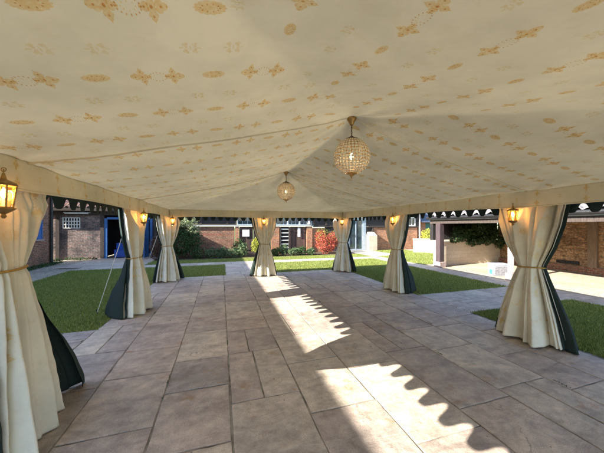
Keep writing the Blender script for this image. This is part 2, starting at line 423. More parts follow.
def copy_tree(root, loc, label, rotz=0):
    r = root.copy(); C.objects.link(r); r.location = loc; r.rotation_euler.z = rotz
    r['label'] = label
    def rec(src, dst):
        for ch in src.children:
            c = ch.copy(); C.objects.link(c); c.parent = dst; rec(ch, c)
    rec(root, r)
    return r

# ------------------------------------------------------------------ ground
def sheet(name, rects, z, mat, kind='structure'):
    b = MB()
    for x0, x1, y0, y1 in rects:
        nx = max(1, int((x1-x0)/1.5)); ny = max(1, int((y1-y0)/1.5))
        b.grid(lambda u, v: (x0+(x1-x0)*u, y0+(y1-y0)*v, z), nx, ny)
    return struct(b.build(name, mat), kind)
sheet('ground', [(-220, 240, -200, 300)], -.06, M['field'])
sheet('gravel', [(-8.4, -3.2, 5.1, 16.6), (-8.4,-5.5,-8,5.1), (-9.0,-2.9,16.6,21)], -.035, M['gravel'])
sheet('courtyard', [(8.6, 20, -8, 9.6), (12.8, 20, 9.6, 16.4)], -.012, M['yard'])
LAWNS = [(-5.5, -1.95, 5.12, 12.2), (-1.95, .15, 9.55, 12.2), (1.9, 7.75, 9.55, 12.2), (4.68, 7.75, 5.38, 9.55),
         (4.75, 7.75, -6, 3.95), (-3.2, 8.2, 13.1, 14.45), (10.2, 12.8, 9.6, 16.4), (8.6, 10.2, 9.6, 13.1)]
sheet('lawn', LAWNS, -.004, M['lawn'])
sheet('flower_bed', [(-3.2, 8.2, 14.45, 16.5)], .0, M['soil'])
sheet('mortar_bed', [(-5.5, -1.95, -6, 5.12), (-1.95, 4.68, -6, 9.55), (4.68, 7.75, 3.95, 5.38), (.15, 1.9, 9.55, 12.2),
                     (7.75, 8.6, -6, 13.1), (-5.5, 7.75, 12.2, 13.1), (-6.4, -3.2, 13.1, 16.5), (8.2, 10.2, 13.1, 16.5), (4.68, 4.75, -6, 3.95)], -.008, M['mortar'])

slab_v, slab_f, slab_t, slab_s = [], [], [], []
rng = random.Random(11)
def slab(x0, x1, y0, y1, tone=None, base=0.0):
    g = .004 + rng.random()*.007
    x0 += g; x1 -= g; y0 += g; y1 -= g
    if x1-x0 < .03 or y1-y0 < .03: return
    t = rng.random() if tone is None else tone
    t = min(1, max(0, t)); sh = rng.random()
    j = lambda a: rng.uniform(-a, a)
    c = [(x0+j(.003), y0+j(.003)), (x1+j(.003), y0+j(.003)), (x1+j(.003), y1+j(.003)), (x0+j(.003), y1+j(.003))]
    b0 = len(slab_v); cx, cy = (x0+x1)/2, (y0+y1)/2
    # wobbling chipped outline: 6 points per side
    out = []
    for k in range(4):
        ax, ay = c[k]; bx, by = c[(k+1) % 4]
        for q in range(6):
            f = q/6; px, py = ax+(bx-ax)*f, ay+(by-ay)*f
            if q: px += j(.0045); py += j(.0045)
            out.append((px, py))
    tilt = (j(.0022), j(.0022)); zb = base + j(.0012)
    def top(px, py): return zb + tilt[0]*(px-cx)/(x1-x0) + tilt[1]*(py-cy)/(y1-y0)
    n = len(out)
    for px, py in out: slab_v.append((px, py, top(px, py)-.011))
    for px, py in out:
        slab_v.append((px, py, top(px, py)-.0035))
    for px, py in out:
        dx, dy = cx-px, cy-py; d = math.hypot(dx, dy) or 1
        slab_v.append((px+dx/d*.006, py+dy/d*.006, top(px, py)))
    fs = []
    for k in range(n):
        k2 = (k+1) % n
        fs.append((b0+k, b0+k2, b0+n+k2, b0+n+k)); fs.append((b0+n+k, b0+n+k2, b0+2*n+k2, b0+2*n+k))
    fs.append(tuple(b0+2*n+k for k in range(n)))
    slab_f.extend(fs); slab_t.extend([t]*len(fs)); slab_s.extend([sh]*len(fs))
def column(x0, x1, y0, y1, lo=.55, hi=1.15, cuts=None, base=0.0):
    ys = [y0]
    if cuts: ys += cuts
    while ys[-1] < y1 - .01:
        n = ys[-1] + rng.uniform(lo, hi)
        if n > y1 - .35: n = y1
        ys.append(n)
    for a, b_ in zip(ys, ys[1:]):
        if x1-x0 > .6 and rng.random() < .10:
            xm = x0 + (x1-x0)*rng.uniform(.4, .6)
            slab(x0, xm, a, b_, base=base); slab(xm, x1, a, b_, base=base)
        else: slab(x0, x1, a, b_, base=base)
xs = [-5.5,-4.9,-4.2,-3.62,-2.95,-2.4,-1.95]
for a, b_ in zip(xs, xs[1:]): column(a, b_, -6, 5.12)
xs = [-1.95,-1.24,-.55,.09,.78,1.46,2.12,2.77,3.48,4.05,4.68]
for i, (a, b_) in enumerate(zip(xs, xs[1:])):
    column(a, b_, -6, 9.55, cuts={2:[-5,1.2,2.15,2.95,3.6], 3:[-5,1.0,1.75,2.6,3.62,4.4], 4:[-5,1.3,2.25,3.15], 1:[-5,1.5,2.5,3.4], 6:[-5,.9,1.9,3.05]}.get(i))
def course(x0, x1, y0, y1, lo=.5, hi=1.0):
    n = max(1, round((y1-y0)/.65)); yy = [y0+(y1-y0)*k/n for k in range(n+1)]
    for a, b_ in zip(yy, yy[1:]):
        x = x0
        while x < x1-.01:
            q = x + rng.uniform(lo, hi)
            if q > x1-.3: q = x1
            slab(x, q, a, b_, tone=rng.uniform(.45, 1)); x = q
course(4.68, 7.75, 3.95, 5.38); course(.15, 1.9, 9.55, 12.2); course(7.75, 8.6, -6, 13.1); course(-5.5, 7.75, 12.2, 13.1)
course(-6.4, -3.2, 13.1, 16.5, .7, 1.1); course(8.2, 10.2, 13.1, 16.5)
me = bpy.data.meshes.new('paving'); me.from_pydata(slab_v, [], slab_f); me.materials.append(M['stone'])
for nm, arr in (('tone', slab_t), ('shift', slab_s)):
    a = me.attributes.new(nm, 'FLOAT', 'FACE'); a.data.foreach_set('value', arr)
o = bpy.data.objects.new('paving', me); C.objects.link(o); struct(o)

# grass blades
def grass_mesh(name, rects, dens, h=(.018,.045)):
    r = np.random.default_rng(5); P = []
    for x0, x1, y0, y1 in rects:
        for _ in range(1):
            area = (x1-x0)*(y1-y0); dist = math.hypot((x0+x1)/2, (y0+y1)/2)
            n = int(area*dens*min(1, 60/(dist*dist+10)))
            P.append(np.stack([r.uniform(x0-.03, x1+.03, n), r.uniform(y0-.03, y1+.03, n)], 1))
    P = np.concatenate(P); n = len(P)
    a = r.uniform(0, 2*PI, n); hh = r.uniform(*h, n); w = r.uniform(.0035,.007, n); ln = r.uniform(.2,1.0, n)*hh
    clump = np.array([noise.noise(Vector((p[0]*1.5, p[1]*1.5, 0))) for p in P[::20]]); clump = np.repeat(clump, 20)[:n]
    if len(clump) < n: clump = np.pad(clump, (0, n-len(clump)))
    hh *= (1+clump*.5)
    dx, dy = np.cos(a), np.sin(a); b = r.uniform(0, 2*PI, n)
    V = np.zeros((n, 3, 3))
    V[:,0] = np.stack([P[:,0]-dx*w, P[:,1]-dy*w, np.full(n, -.006)], 1)
    V[:,1] = np.stack([P[:,0]+dx*w, P[:,1]+dy*w, np.full(n, -.006)], 1)
    V[:,2] = np.stack([P[:,0]+np.cos(b)*ln, P[:,1]+np.sin(b)*ln, hh], 1)
    me = bpy.data.meshes.new(name)
    me.vertices.add(3*n); me.vertices.foreach_set('co', V.reshape(-1))
    me.loops.add(3*n); me.loops.foreach_set('vertex_index', np.arange(3*n, dtype=np.int32))
    me.polygons.add(n); me.polygons.foreach_set('loop_start', np.arange(0, 3*n, 3, dtype=np.int32)); me.polygons.foreach_set('loop_total', np.full(n, 3, dtype=np.int32))
    at = me.attributes.new('tone', 'FLOAT', 'FACE'); at.data.foreach_set('value', np.clip(r.normal(.45,.25, n)+clump*.7, 0, 1).astype(np.float32))
    me.materials.append(M['grass']); me.update(); me.validate()
    o = bpy.data.objects.new(name, me); C.objects.link(o); o['kind'] = 'stuff'
    return o
grass_mesh('grass', LAWNS, 5200)

# ------------------------------------------------------------------ marquee
PX0, PX1 = -1.66, 4.52            # pole lines
YS = [2.78, 5.93, 9.12]; YF = -1.05
IX0, IX1, IY0, IY1 = -1.55, 4.41, -.95, 9.01     # inner valance lines
OX0, OX1, OY0, OY1 = -1.76, 4.62, -1.15, 9.22    # outer valance lines
CX = 1.43; PK = [2.70, 5.86]; ZE, ZP = 2.20, 2.93
def sstep(a, b, x):
    t = min(1, max(0, (x-a)/(b-a))); return t*t*(3-2*t)
def canopy_z(x, y):
    hx = (OX1-OX0)/2
    a = (hx - abs(x-CX))/hx
    bb = (OY1-y)/(OY1-PK[1]); cc = (y-OY0)/(PK[0]-OY0)
    t = min(a, bb, cc); k = .035
    # soft minimum so creases read as stretched cloth
    s = -k*math.log(sum(math.exp(-q/k) for q in (a, bb, cc)))
    t = max(0, min(1, .75*t + .25*s))
    z = ZE + (ZP-ZE)*t
    # sag inside panels bounded by the transverse seams
    if PK[0] <= y <= PK[1]: f = math.sin(PI*(y-PK[0])/(PK[1]-PK[0]))
    elif y > PK[1]: f = math.sin(PI*min(1, (y-PK[1])/(OY1-PK[1])))*.8
    else: f = math.sin(PI*min(1, (PK[0]-y)/(PK[0]-OY0)))*.7
    z -= .05*f*(.35+.65*math.sin(PI*min(1, t)))*(1 if a > .02 else 0)*sstep(0,.12,t)
    z -= .05*math.sin(PI*t)*.8
    # little pleats of cloth drawn up round each hanging point
    for py in PK:
        d = math.hypot(x-CX, y-py)
        z += .03*math.exp(-(d/.2)**2)
        an = math.atan2(y-py, x-CX)
        z += .007*math.sin(an*11+2*py)*math.exp(-((d-.55)/.45)**2)
    # folds running inward from eave at each pole
    for px in (PX0, PX1):
        for py in YS+[YF]:
            d = math.hypot(x-px, y-py); an = math.atan2(y-py, x-px)
            z += .008*math.sin(an*9+px)*math.exp(-((d-.5)/.5)**2)
    z += .05*math.exp(-(((x-3.0)/.28)**2 + ((y-7.65)/.30)**2))
    z += .035*math.exp(-(((x+.15)/.28)**2 + ((y-7.75)/.30)**2))
    # sewn panel seams
    for ys in (1.32, 4.28, 7.5):
        z -= .008*math.exp(-((y-ys)/.018)**2)
    z += .011*noise.noise(Vector((x*1.5+y*.8, y*1.1, 3))) + .0045*abs(noise.noise(Vector((x*2.2-y*3.1, x*.9+y*.7, 7)))) + .0035*noise.noise(Vector((x*5, y*5, 9)))
    return z
tent = empty('marquee', (CX, 4.0, 0), 'cream printed canvas marquee with hipped roof standing over the stone paving', 'marquee')
bm_ = MB()
bm_.grid(lambda u, v: (lambda x, y: (x, y, canopy_z(x, y)))(OX0+(OX1-OX0)*u, OY0+(OY1-OY0)*v), 190, 300)

# print motifs drawn as flat cut shapes
def circ(cx, cy, rx, ry, n=8, rot=0):
    c, s_ = math.cos(rot), math.sin(rot)
    return [(cx+rx*math.cos(2*PI*k/n)*c-ry*math.sin(2*PI*k/n)*s_, cy+rx*math.cos(2*PI*k/n)*s_+ry*math.sin(2*PI*k/n)*c) for k in range(n)]
def lobed(cx, cy, r, lob=4, dep=.5, n=32, rot=0, sx=1, sy=1):
    p = []
    for k in range(n):
        t = 2*PI*k/n; rr = r*(1-dep+dep*abs(math.cos(lob*(t)/2))**.8)
        p.append((cx+rr*math.cos(t+rot)*sx, cy+rr*math.sin(t+rot)*sy))
    return p
def flower(cx, cy, r, out, sgn=1):
    for k in range(4):
        a = PI/2*k + .0
        L_ = r*(1.25 if (k == 0 and sgn > 0) or (k == 2 and sgn < 0) else .95)
        mx, my = cx+math.cos(a)*L_*.62, cy+math.sin(a)*L_*.62
        out.append((lobed(mx, my, L_*.42, 3, .35, 18, a, 1.1, .85), 1))
        out.append((circ(mx, my, r*.10, r*.08, 6), 2))
        out.append((circ(cx+math.cos(a)*L_*1.02, cy+math.sin(a)*L_*1.02, r*.09, r*.07, 6, a), 1))
    out.append((lobed(cx, cy, r*.42, 4, .3, 20, PI/4), 1))
    out.append((circ(cx, cy, r*.13, r*.13, 6), 2))
def motif_dumbbell():
    out = []
    flower(-.098, 0, .054, out, -1); flower(.098, 0, .054, out, 1)
    for k in range(16):
        t = 2*PI*k/16; out.append((circ(.054*math.cos(t), .027*math.sin(t), .0046, .0034, 6, t), 2))
    for k in range(8):
        t = 2*PI*k/8; out.append((circ(.032*math.cos(t), .014*math.sin(t), .0042, .003, 5, t), 1))
    return out
def motif_oval():
    out = [(lobed(0, 0, .060, 14, .13, 56, 0, 1, .40), 1)]
    for k in range(10):
        t = 2*PI*k/10; out.append((circ(.034*math.cos(t), .012*math.sin(t), .0035, .002, 5, t), 2))
    return out
def motif_cross():
    out = []
    for sx in (-1, 1):
        for sy in (-1, 1):
            out.append((lobed(sx*.019, sy*.014, .014, 3, .5, 12, sy*.8), 3)); 
        out.append((circ(sx*.036, 0, .011, .004, 6), 3))
    out.append((circ(0, 0, .004, .012, 6), 3))
    return out
MD, MO, MC = motif_dumbbell(), motif_oval(), motif_cross()
def stamp(bm, motif, place, scale=1.0, matmap=None):
    for poly, mi in motif:
        mi = (matmap or {}).get(mi, mi)
        lvl = .0010*mi
        # fan so that each follows the cloth
        bm.quad([place(px*scale, py*scale, lvl) for px, py in poly], mi)
def put_canopy(motif, x0, y0, swap):
    def place(px, py, lvl):
        if swap: px *= .92; py *= 1.25
        else: px *= .84 if motif is MD else 1.18; py *= 1.7
        x, y = (x0+px, y0+py) if not swap else (x0+py, y0+px)
        return (x, y, canopy_z(x, y)-.002-lvl*.7)
    stamp(bm_, motif, place, .86)
tx, ty = .535, .455
def in_side(x, y):
    a = ((OX1-OX0)/2 - abs(x-CX))/((OX1-OX0)/2); bb = (OY1-y)/(OY1-PK[1]); cc = (y-OY0)/(PK[0]-OY0)
    return a <= min(bb, cc), min(a, bb, cc)
for i in range(-8, 9):
    for j in range(-4, 24):
        for motif, dx, dy in ((MD, 0, 0), (MO, .267, 0), (MC, .267-.093, .228), (MC, .267+.093, .228)):
            # side slopes: long axis up the slope
            x, y = .23+i*tx+dx, 1.49+(j-5)*ty+dy
            if OX0+.16 < x < OX1-.16 and OY0+.1 < y < OY1-.1:
                s_, t_ = in_side(x, y)
                if s_ and t_ > .05 and abs(x-CX) > .10: put_canopy(motif, x, y, False)
            # end slopes: same print turned through a quarter
            y, x = .83+i*tx+dx if i < 4 else .83+i*tx+dx, .74+(j-8)*ty+dy
            if OX0+.16 < x < OX1-.16 and OY0+.1 < y < OY1-.1:
                s_, t_ = in_side(x, y)
                if not s_ and t_ > .05: put_canopy(motif, x, y, True)
o = bm_.build('canopy', [M['canvas'], M['print'], M['print_dark'], M['print_faint']], tent, smooth=True, uv=False)
# seam cords under the transverse seams and the back hips
def seam(p0, p1, n=60, r=.006):
    pts = []
    for k in range(n+1):
        x = p0[0]+(p1[0]-p0[0])*k/n; y = p0[1]+(p1[1]-p0[1])*k/n; pts.append((x, y, canopy_z(x, y)-.002))
    return pts
for py, yy in zip(PK, YS[:2]):
    for ex in (IX0, IX1):
        b = MB(); b.tube(seam((CX, py), (ex, yy)), .011, 8); b.build('roof_seam', M['valance'], tent, smooth=True)
# inner valance (lining), curved slightly up between poles
def valance_z(s, poles, lo, rise=.028):
    for a, b_ in zip(poles, poles[1:]):
        if a <= s <= b_: return lo + rise*math.sin(PI*(s-a)/(b_-a))
    return lo
def val_strip(name, p0, p1, along, poles, inward):
    b = MB(); Ls = (Vector(p1)-Vector(p0)).length; d = (Vector(p1)-Vector(p0))/Ls; nrm = Vector((inward[0], inward[1], 0))
    def P(u, v):
        s_ = u*Ls; q = Vector(p0)+d*s_
        zb = valance_z(q[along], poles, 1.988); zt = canopy_z(q.x, q.y) + .004
        wob = .012*math.sin(s_*2.1+p0[0])*(1-v) + .006*noise.noise(Vector((s_*3, v*1.5, p0[1])))
        off = .012*(1-v)
        q = q + nrm*(wob+off)
        return (q.x, q.y, zb+(zt-zb)*v)
    b.grid(P, int(Ls*16), 8)
    k = 0; s_ = .35
    while s_ < Ls-.2:
        def place(px, py, lvl):
            u = (s_+py)/Ls; v = .5+px/.225
            x, y, z = P(u, min(.98, max(.02, v))); return (x+nrm.x*(.004+lvl), y+nrm.y*(.004+lvl), z)
        stamp(b, MD if k % 2 == 0 else MC, place, .62, {1:1, 2:1, 3:1}); k += 1; s_ += .27
    # hem band
    b.grid(lambda u, v: (lambda p: (p[0]+nrm.x*.003, p[1]+nrm.y*.003, p[2]-.004+v*.018))(P(u, 0)), int(Ls*16), 1)
    return b.build(name, [M['valance'], M['print_cloth']], tent, smooth=True, uv=False, solid=.002)
val_strip('inner_valance', (IX0, IY0, 0), (IX0, IY1, 0), 1, [YF]+YS, (1,0))
val_strip('inner_valance', (IX1, IY0, 0), (IX1, IY1, 0), 1, [YF]+YS, (-1,0))
val_strip('inner_valance', (IX0, IY1, 0), (IX1, IY1, 0), 0, [PX0, 1.44, PX1], (0,-1))
val_strip('inner_valance', (IX0, IY0, 0), (IX1, IY0, 0), 0, [PX0, 1.44, PX1], (0,1))
# outer scalloped valance
def scallop(name, p0, p1, period=.252):
    b = MB(); Ls = (Vector(p1)-Vector(p0)).length; d = (Vector(p1)-Vector(p0))/Ls
    n = int(Ls/period*20)
    def P(u, v):
        s_ = u*Ls; q = Vector(p0)+d*s_
        c = math.cos(2*PI*(s_+.03*math.sin(s_*2.3+p0[1]))/period); c = math.tanh(1.6*(c+.25))/.95
        zb = 1.958 - .066*c*(1+.18*noise.noise(Vector((s_*3.1, 4, p0[0])))) + .012*noise.noise(Vector((s_*1.6, 0, p0[0])))
        zt = canopy_z(q.x, q.y) - .003
        sw = (1-v)*(.02*math.sin(s_*3.3)+.025*noise.noise(Vector((s_*5, 1, p0[1]))))
        return (q.x - d.y*sw, q.y + d.x*sw, zb+(zt-zb)*v)
    b.grid(P, n, 4)
    return b.build(name, M['green'], tent, smooth=True, uv=False, solid=.002)
scallop('outer_valance', (OX0, OY0, 0), (OX0, OY1, 0)); scallop('outer_valance', (OX1, OY0, 0), (OX1, OY1, 0))
scallop('outer_valance', (OX0, OY1, 0), (OX1, OY1, 0)); scallop('outer_valance', (OX0, OY0, 0), (OX1, OY0, 0))
POLES = [(PX0, 2.62), (PX0, YS[1]), (PX0, YS[2])] + [(1.44, 9.12)] + [(PX1, y) for y in reversed(YS)]
for x, y in POLES + [(PX0, YF), (PX1, YF)]:
    b = MB(); b.tube([(x, y, 0), (x, y, canopy_z(x, y)-.01)], .024, 12)
    b.lathe(x, y, [(.06,0),(.06,.008),(.028,.012),(.028,.03)], 14); b.build('pole', M['wrope'], tent, smooth=True)
# eave rail
b = MB(); zr = 2.165
for p, q in (((PX0,YF),(PX0,9.12)), ((PX1,YF),(PX1,9.12)), ((PX0,9.12),(PX1,9.12)), ((PX0,YF),(PX1,YF))):
    b.tube([(p[0],p[1],zr),(q[0],q[1],zr)], .016, 8)
b.build('eave_rail', M['wrope'], tent)

# ------------------------------------------------------------------ curtains
def lerp_prof(prof, z):
    for (z0, a), (z1, b_) in zip(prof, prof[1:]):
        if z <= z1:
            t = (z-z0)/(z1-z0)
            return tuple(p+(q-p)*t for p, q in zip(a, b_))
    return prof[-1][1]
def curtain(idx, pos, nrm, label, wtop=.42, wbot=.48, dbot=.28, green_out=.35, green_side=(.1,.1), ztie=1.09, near=False, skew=0.0, shift_bot=0.0, gl=None):
    x0, y0 = pos; n = Vector((nrm[0], nrm[1], 0)).normalized(); t = Vector((-n.y, n.x, 0))
    root = empty('gathered_curtain', (x0, y0, 0), label, 'curtain', 'gathered curtains on the marquee poles')
    rs = random.Random(100+idx)
    # (half width, depth, pleat amp) by height
    zh_ = 2.13-ztie
    prof = [(0.0, (wbot, dbot, .046)), (ztie*.35, (.16+(wbot-.16)*.70, .10+(dbot-.10)*.66, .040)), (ztie*.7, (.16+(wbot-.16)*.33, .10+(dbot-.10)*.34, .028)),
            (ztie-.06, (.168, .110, .016)), (ztie, (.150, .092, .010)), (ztie+.06, (.170, .096, .016)),
            (ztie+zh_*.3, (.16+(wtop-.16)*.42, .088, .026)), (ztie+zh_*.6, (.16+(wtop-.16)*.74, .075, .032)), (2.13, (wtop, .055, .034))]
    ph = [rs.uniform(0, 2*PI) for _ in range(6)]; kf = 1.5 if near else 1.4; k1, k2 = rs.choice([7,8]), rs.choice([12,13,15])
    span = R(118)
    def surf(u, z, off=0):
        w, d, am = lerp_prof(prof, z); am *= kf
        th = (u*2-1)*span
        pert = am*(math.sin(k1*th+ph[0]+.7*math.sin(z*1.6+ph[3])) + .6*math.sin(k2*th+ph[1]+.5*z) + .45*math.sin(3.2*th+ph[2]+z*.8))
        pert += .012*noise.noise(Vector((th*3, z*3, idx))) + .006*noise.noise(Vector((th*7, z*9, idx+4))) + .004*noise.noise(Vector((th*16, z*5, idx+8)))
        # a few sharp folds
        pert += am*1.1*max(0, math.sin(5*th+ph[4]+.25*z))**8 - am*.9*max(0, math.sin(7*th+ph[1]+.3*z))**14 - am*1.1*max(0, math.sin(9*th+ph[5]-.2*z))**10
        lx = math.sin(th); lz = math.cos(th)
        sl = shift_bot*sstep(ztie, 0, z) if z < ztie else 0
        a = lx*(w+pert*.45) + sl + skew*(z-ztie); c = lz*d + pert
        if z > 1.7: c = min(c, .16-.115*min(1, (z-1.7)/.26))
        hang = 1.0
        p = Vector((x0, y0, 0)) + t*a + n*(c+.02+off)
        return p
    zb = .018; nu = 150 if near else 110; nvv = 90 if near else 60
    def F(u, v):
        z = zb+(2.13-zb)*v
        p = surf(u, z); hem = (.012*math.sin(u*17+ph[5]) + .02*math.sin(u*5+ph[0]))*(1-v)**6
        return (p.x, p.y, z+hem*.6+(.004 if v == 0 else 0))
    b = MB(); b.grid(F, nu, nvv)
    # pale print on the cloth
    row = 0; z = .28
    while z < 1.95:
        if abs(z-ztie) > .12:
            for q in range(2):
                uc = .3+.36*q + (.15 if row % 2 else 0) + rs.uniform(-.02,.02)
                if uc > .92: continue
                wl = lerp_prof(prof, z)[0]*2.6
                def place(px, py, lvl):
                    u = uc+py/wl; zz = z+px
                    p = surf(u, zz, .0016+lvl*.4); p = p + Vector((0,0,0)); return (p.x, p.y, zz)
                stamp(b, (MD, MO)[row % 2], place, .85, {1:1, 2:1, 3:1})
        z += .27; row += 1
    b.build('curtain_lining', [M['lining'], M['print_cloth']], root, smooth=True, uv=False, solid=.002)
    # green weatherproof outer leaf behind
    gk = [rs.uniform(0, 2*PI) for _ in range(3)]
    def G(u, v):
        z = .008+(2.1-.008)*v
        w, d, am = lerp_prof(prof, z)
        fl = sstep(ztie+.1, 0, z) if z < ztie+.1 else 0
        th = R(62)+(R(298)-R(62))*u
        s_ = math.sin(th); c_ = math.cos(th)
        side = green_side[0] if s_ > 0 else green_side[1]
        pert = am*(1+1.2*fl)*(1.1*math.sin(9*th+gk[0]+.4*z)+.6*math.sin(17*th+gk[1]))
        a = s_*(w+.028+pert*.4+side*fl) + skew*(z-ztie) + shift_bot*fl
        dd = (d*.8+.03) if c_ > 0 else (.05+.03*fl + green_out*fl)
        c = c_*dd + pert*.7*(1 if c_ < 0 else .3) - .012
        c += .012*noise.noise(Vector((th*5, z*6, idx))); p = Vector((x0,y0,0)) + t*a + n*c
        if gl is not None: p += Vector((gl[0], gl[1], 0))*fl
        return (p.x, p.y, z+.008*abs(math.sin(th*5))*(1-v)**8)
    b = MB(); b.grid(G, 110, 60); b.build('outer_curtain', M['green'], root, smooth=True, uv=False, solid=.002)
    # tie rope
    pts = []
    for k in range(41):
        th = 2*PI*k/40
        w, d, am = lerp_prof(prof, ztie)
        pts.append(Vector((x0,y0,0)) + t*math.sin(th)*(w+.028) + n*(math.cos(th)*(d+.02)+.016*(math.cos(th)>0)+.012) + Vector((0,0,ztie+.006*math.sin(th*2+idx))))
    b = MB(); b.tube([tuple(p) for p in pts], .010 if near else .009, 8, caps=False)
    b.build('tie_rope', M['rope'], root, smooth=True)
    return root
curtain(0, (PX0+.02, 2.62), (1,0), 'large cream gathered curtain nearest the camera at far left, lantern in front', .46, .34, .25, .10, (.40,.05), near=True, gl=(.16,0), ztie=1.37)
curtain(1, (PX0, YS[1]), (1,-.25), 'cream curtain with wide dark green skirt, middle one of the left side', .40, .34, .22, .30, (.05,.02))
curtain(2, (PX0+.04, YS[2]-.02), (.8,-1), 'cream curtain at the back left corner beside the flowering shrub', .38, .36, .24, .32, (.12,.0))
curtain(3, (1.44, 9.12), (0,-1), 'pale cream curtain in the middle of the back row', .44, .33, .22, .18, (.02,.12))
curtain(4, (PX1-.04, YS[2]-.02), (-1,-.9), 'cream curtain at the back right corner near the glazed door', .37, .33, .24, .3, (.12,.06))
curtain(5, (PX1, YS[1]), (-1,0), 'cream curtain with green edge, middle one of the right side', .42, .36, .24, .28, (.03,.03))
curtain(6, (PX1, YS[0]), (-1,0), 'big cream curtain in front of the brick shelter on the right', .45, .44, .30, .26, (.05,.0), near=True)

# guy ropes with pegs
def guy(a, c, label):
    b = MB(); b.tube([a, ((a[0]+c[0])/2, (a[1]+c[1])/2, (a[2]+c[2])/2-.01), c], .007, 6)
    r = empty('guy_rope', (c[0], c[1], 0), label, 'guy rope', 'guy ropes of the marquee')
    b.build('rope', M['wrope'], r)
    b = MB(); b.tube([(c[0]-.02, c[1], .09), (c[0]+.01, c[1], -.01)], .008, 6); b.build('peg', M['iron'], r)
guy((OX0+.02, YS[1]+.02, 1.9), (-2.3, 6.05, .03), 'white guy rope slanting down beside the green skirted left curtain')
guy((OX0+.02, YS[2]+.02, 1.9), (-2.35, 9.15, .03), 'white guy rope slanting down at the back left corner')

# ------------------------------------------------------------------ wall lanterns
def make_lantern(loc, label):
    x, y, z = loc     # z = mid height
    root = empty('hanging_lantern', loc, label, 'lantern', 'lit lanterns hung along the valance')
    def hexr(r, zz): return [(x+r*math.cos(PI/3*k+.26), y+r*math.sin(PI/3*k+.26), zz) for k in range(6)]
    rt, rb = .064, .046; zt, zb_ = z+.082, z-.075
    top, bot = hexr(rt, zt), hexr(rb, zb_)
    b = MB()
    for k in range(6): b.tube([top[k], bot[k]], .0055, 6)
    for ring, r_ in ((top, .007), (bot, .007)):
        for k in range(6): b.tube([ring[k], ring[(k+1) % 6]], r_, 6)
    b.build('frame', M['brass'], root)
    b = MB()
    for k in range(6): b.quad([Vector(q)*.94+Vector((x,y,q[2]))*.06 for q in (top[k], bot[k], bot[(k+1)%6], top[(k+1)%6])])
    b.build('glass', M['lglass'], root, uv=False)
    b = MB(); b.lathe(x, y, [(.072, zt+.004), (.073, zt+.010), (.045, zt+.026), (.018, zt+.038), (.016, zt+.05), (.008, zt+.08)], 6)
    b.build('cap', M['brass'], root)
    b = MB(); b.lathe(x, y, [(.006, zb_-.075), (.016, zb_-.062), (.010, zb_-.045), (.034, zb_-.030), (.054, zb_-.014), (.061, zb_-.008), (.061, zb_-.002)], 12)
    b.build('base', M['brass'], root)
    b = MB(); b.lathe(x, y, [(.010, zb_), (.010, z-.012), (.006, z-.01)], 10); b.build('candle', M['candle'], root, smooth=True)
    b = MB(); b.lathe(x, y, [(.007, z-.012), (.018, z+.008), (.019, z+.024), (.010, z+.048), (.003, z+.064)], 12); b.build('bulb', M['bulb'], root, smooth=True)
    b = MB(); b.tube([(x, y, zt+.078), (x, y, zt+.11)], .004, 6)
    b.tube([(x+.014*math.cos(a), y, zt+.105+.014*math.sin(a)) for a in [2*PI*k/12 for k in range(13)]], .003, 5, caps=False)
    b.build('hanging_ring', M['brass'], root)
    ld = bpy.data.lights.new('lantern_light', 'POINT'); ld.energy = 1.0; ld.color = (1,.55,.2); ld.shadow_soft_size = .02
    lo = bpy.data.objects.new('lantern_light', ld); C.objects.link(lo); lo.parent = root; lo.location = (0,0,.045)
    return root
LZ = 1.865
lan = make_lantern((-1.43, 2.33, 1.905), 'lit bronze lantern in front of the large near left curtain')
for (x, y), lb in (((-1.44, 5.80), 'lit bronze lantern by the middle curtain of the left side'),
                   ((-1.42, 8.86), 'lit bronze lantern at the back left corner curtain'),
                   ((1.40, 8.93), 'lit bronze lantern on the middle curtain of the back row'),
                   ((4.28, 8.84), 'lit bronze lantern at the back right corner curtain'),
                   ((4.33, 5.90), 'lit bronze lantern on the middle curtain of the right side'),
                   ((4.33, 2.92), 'lit bronze lantern on the big curtain in front of the brick shelter')):
    copy_tree(lan, (x, y, LZ), lb, random.uniform(-.5,.5))

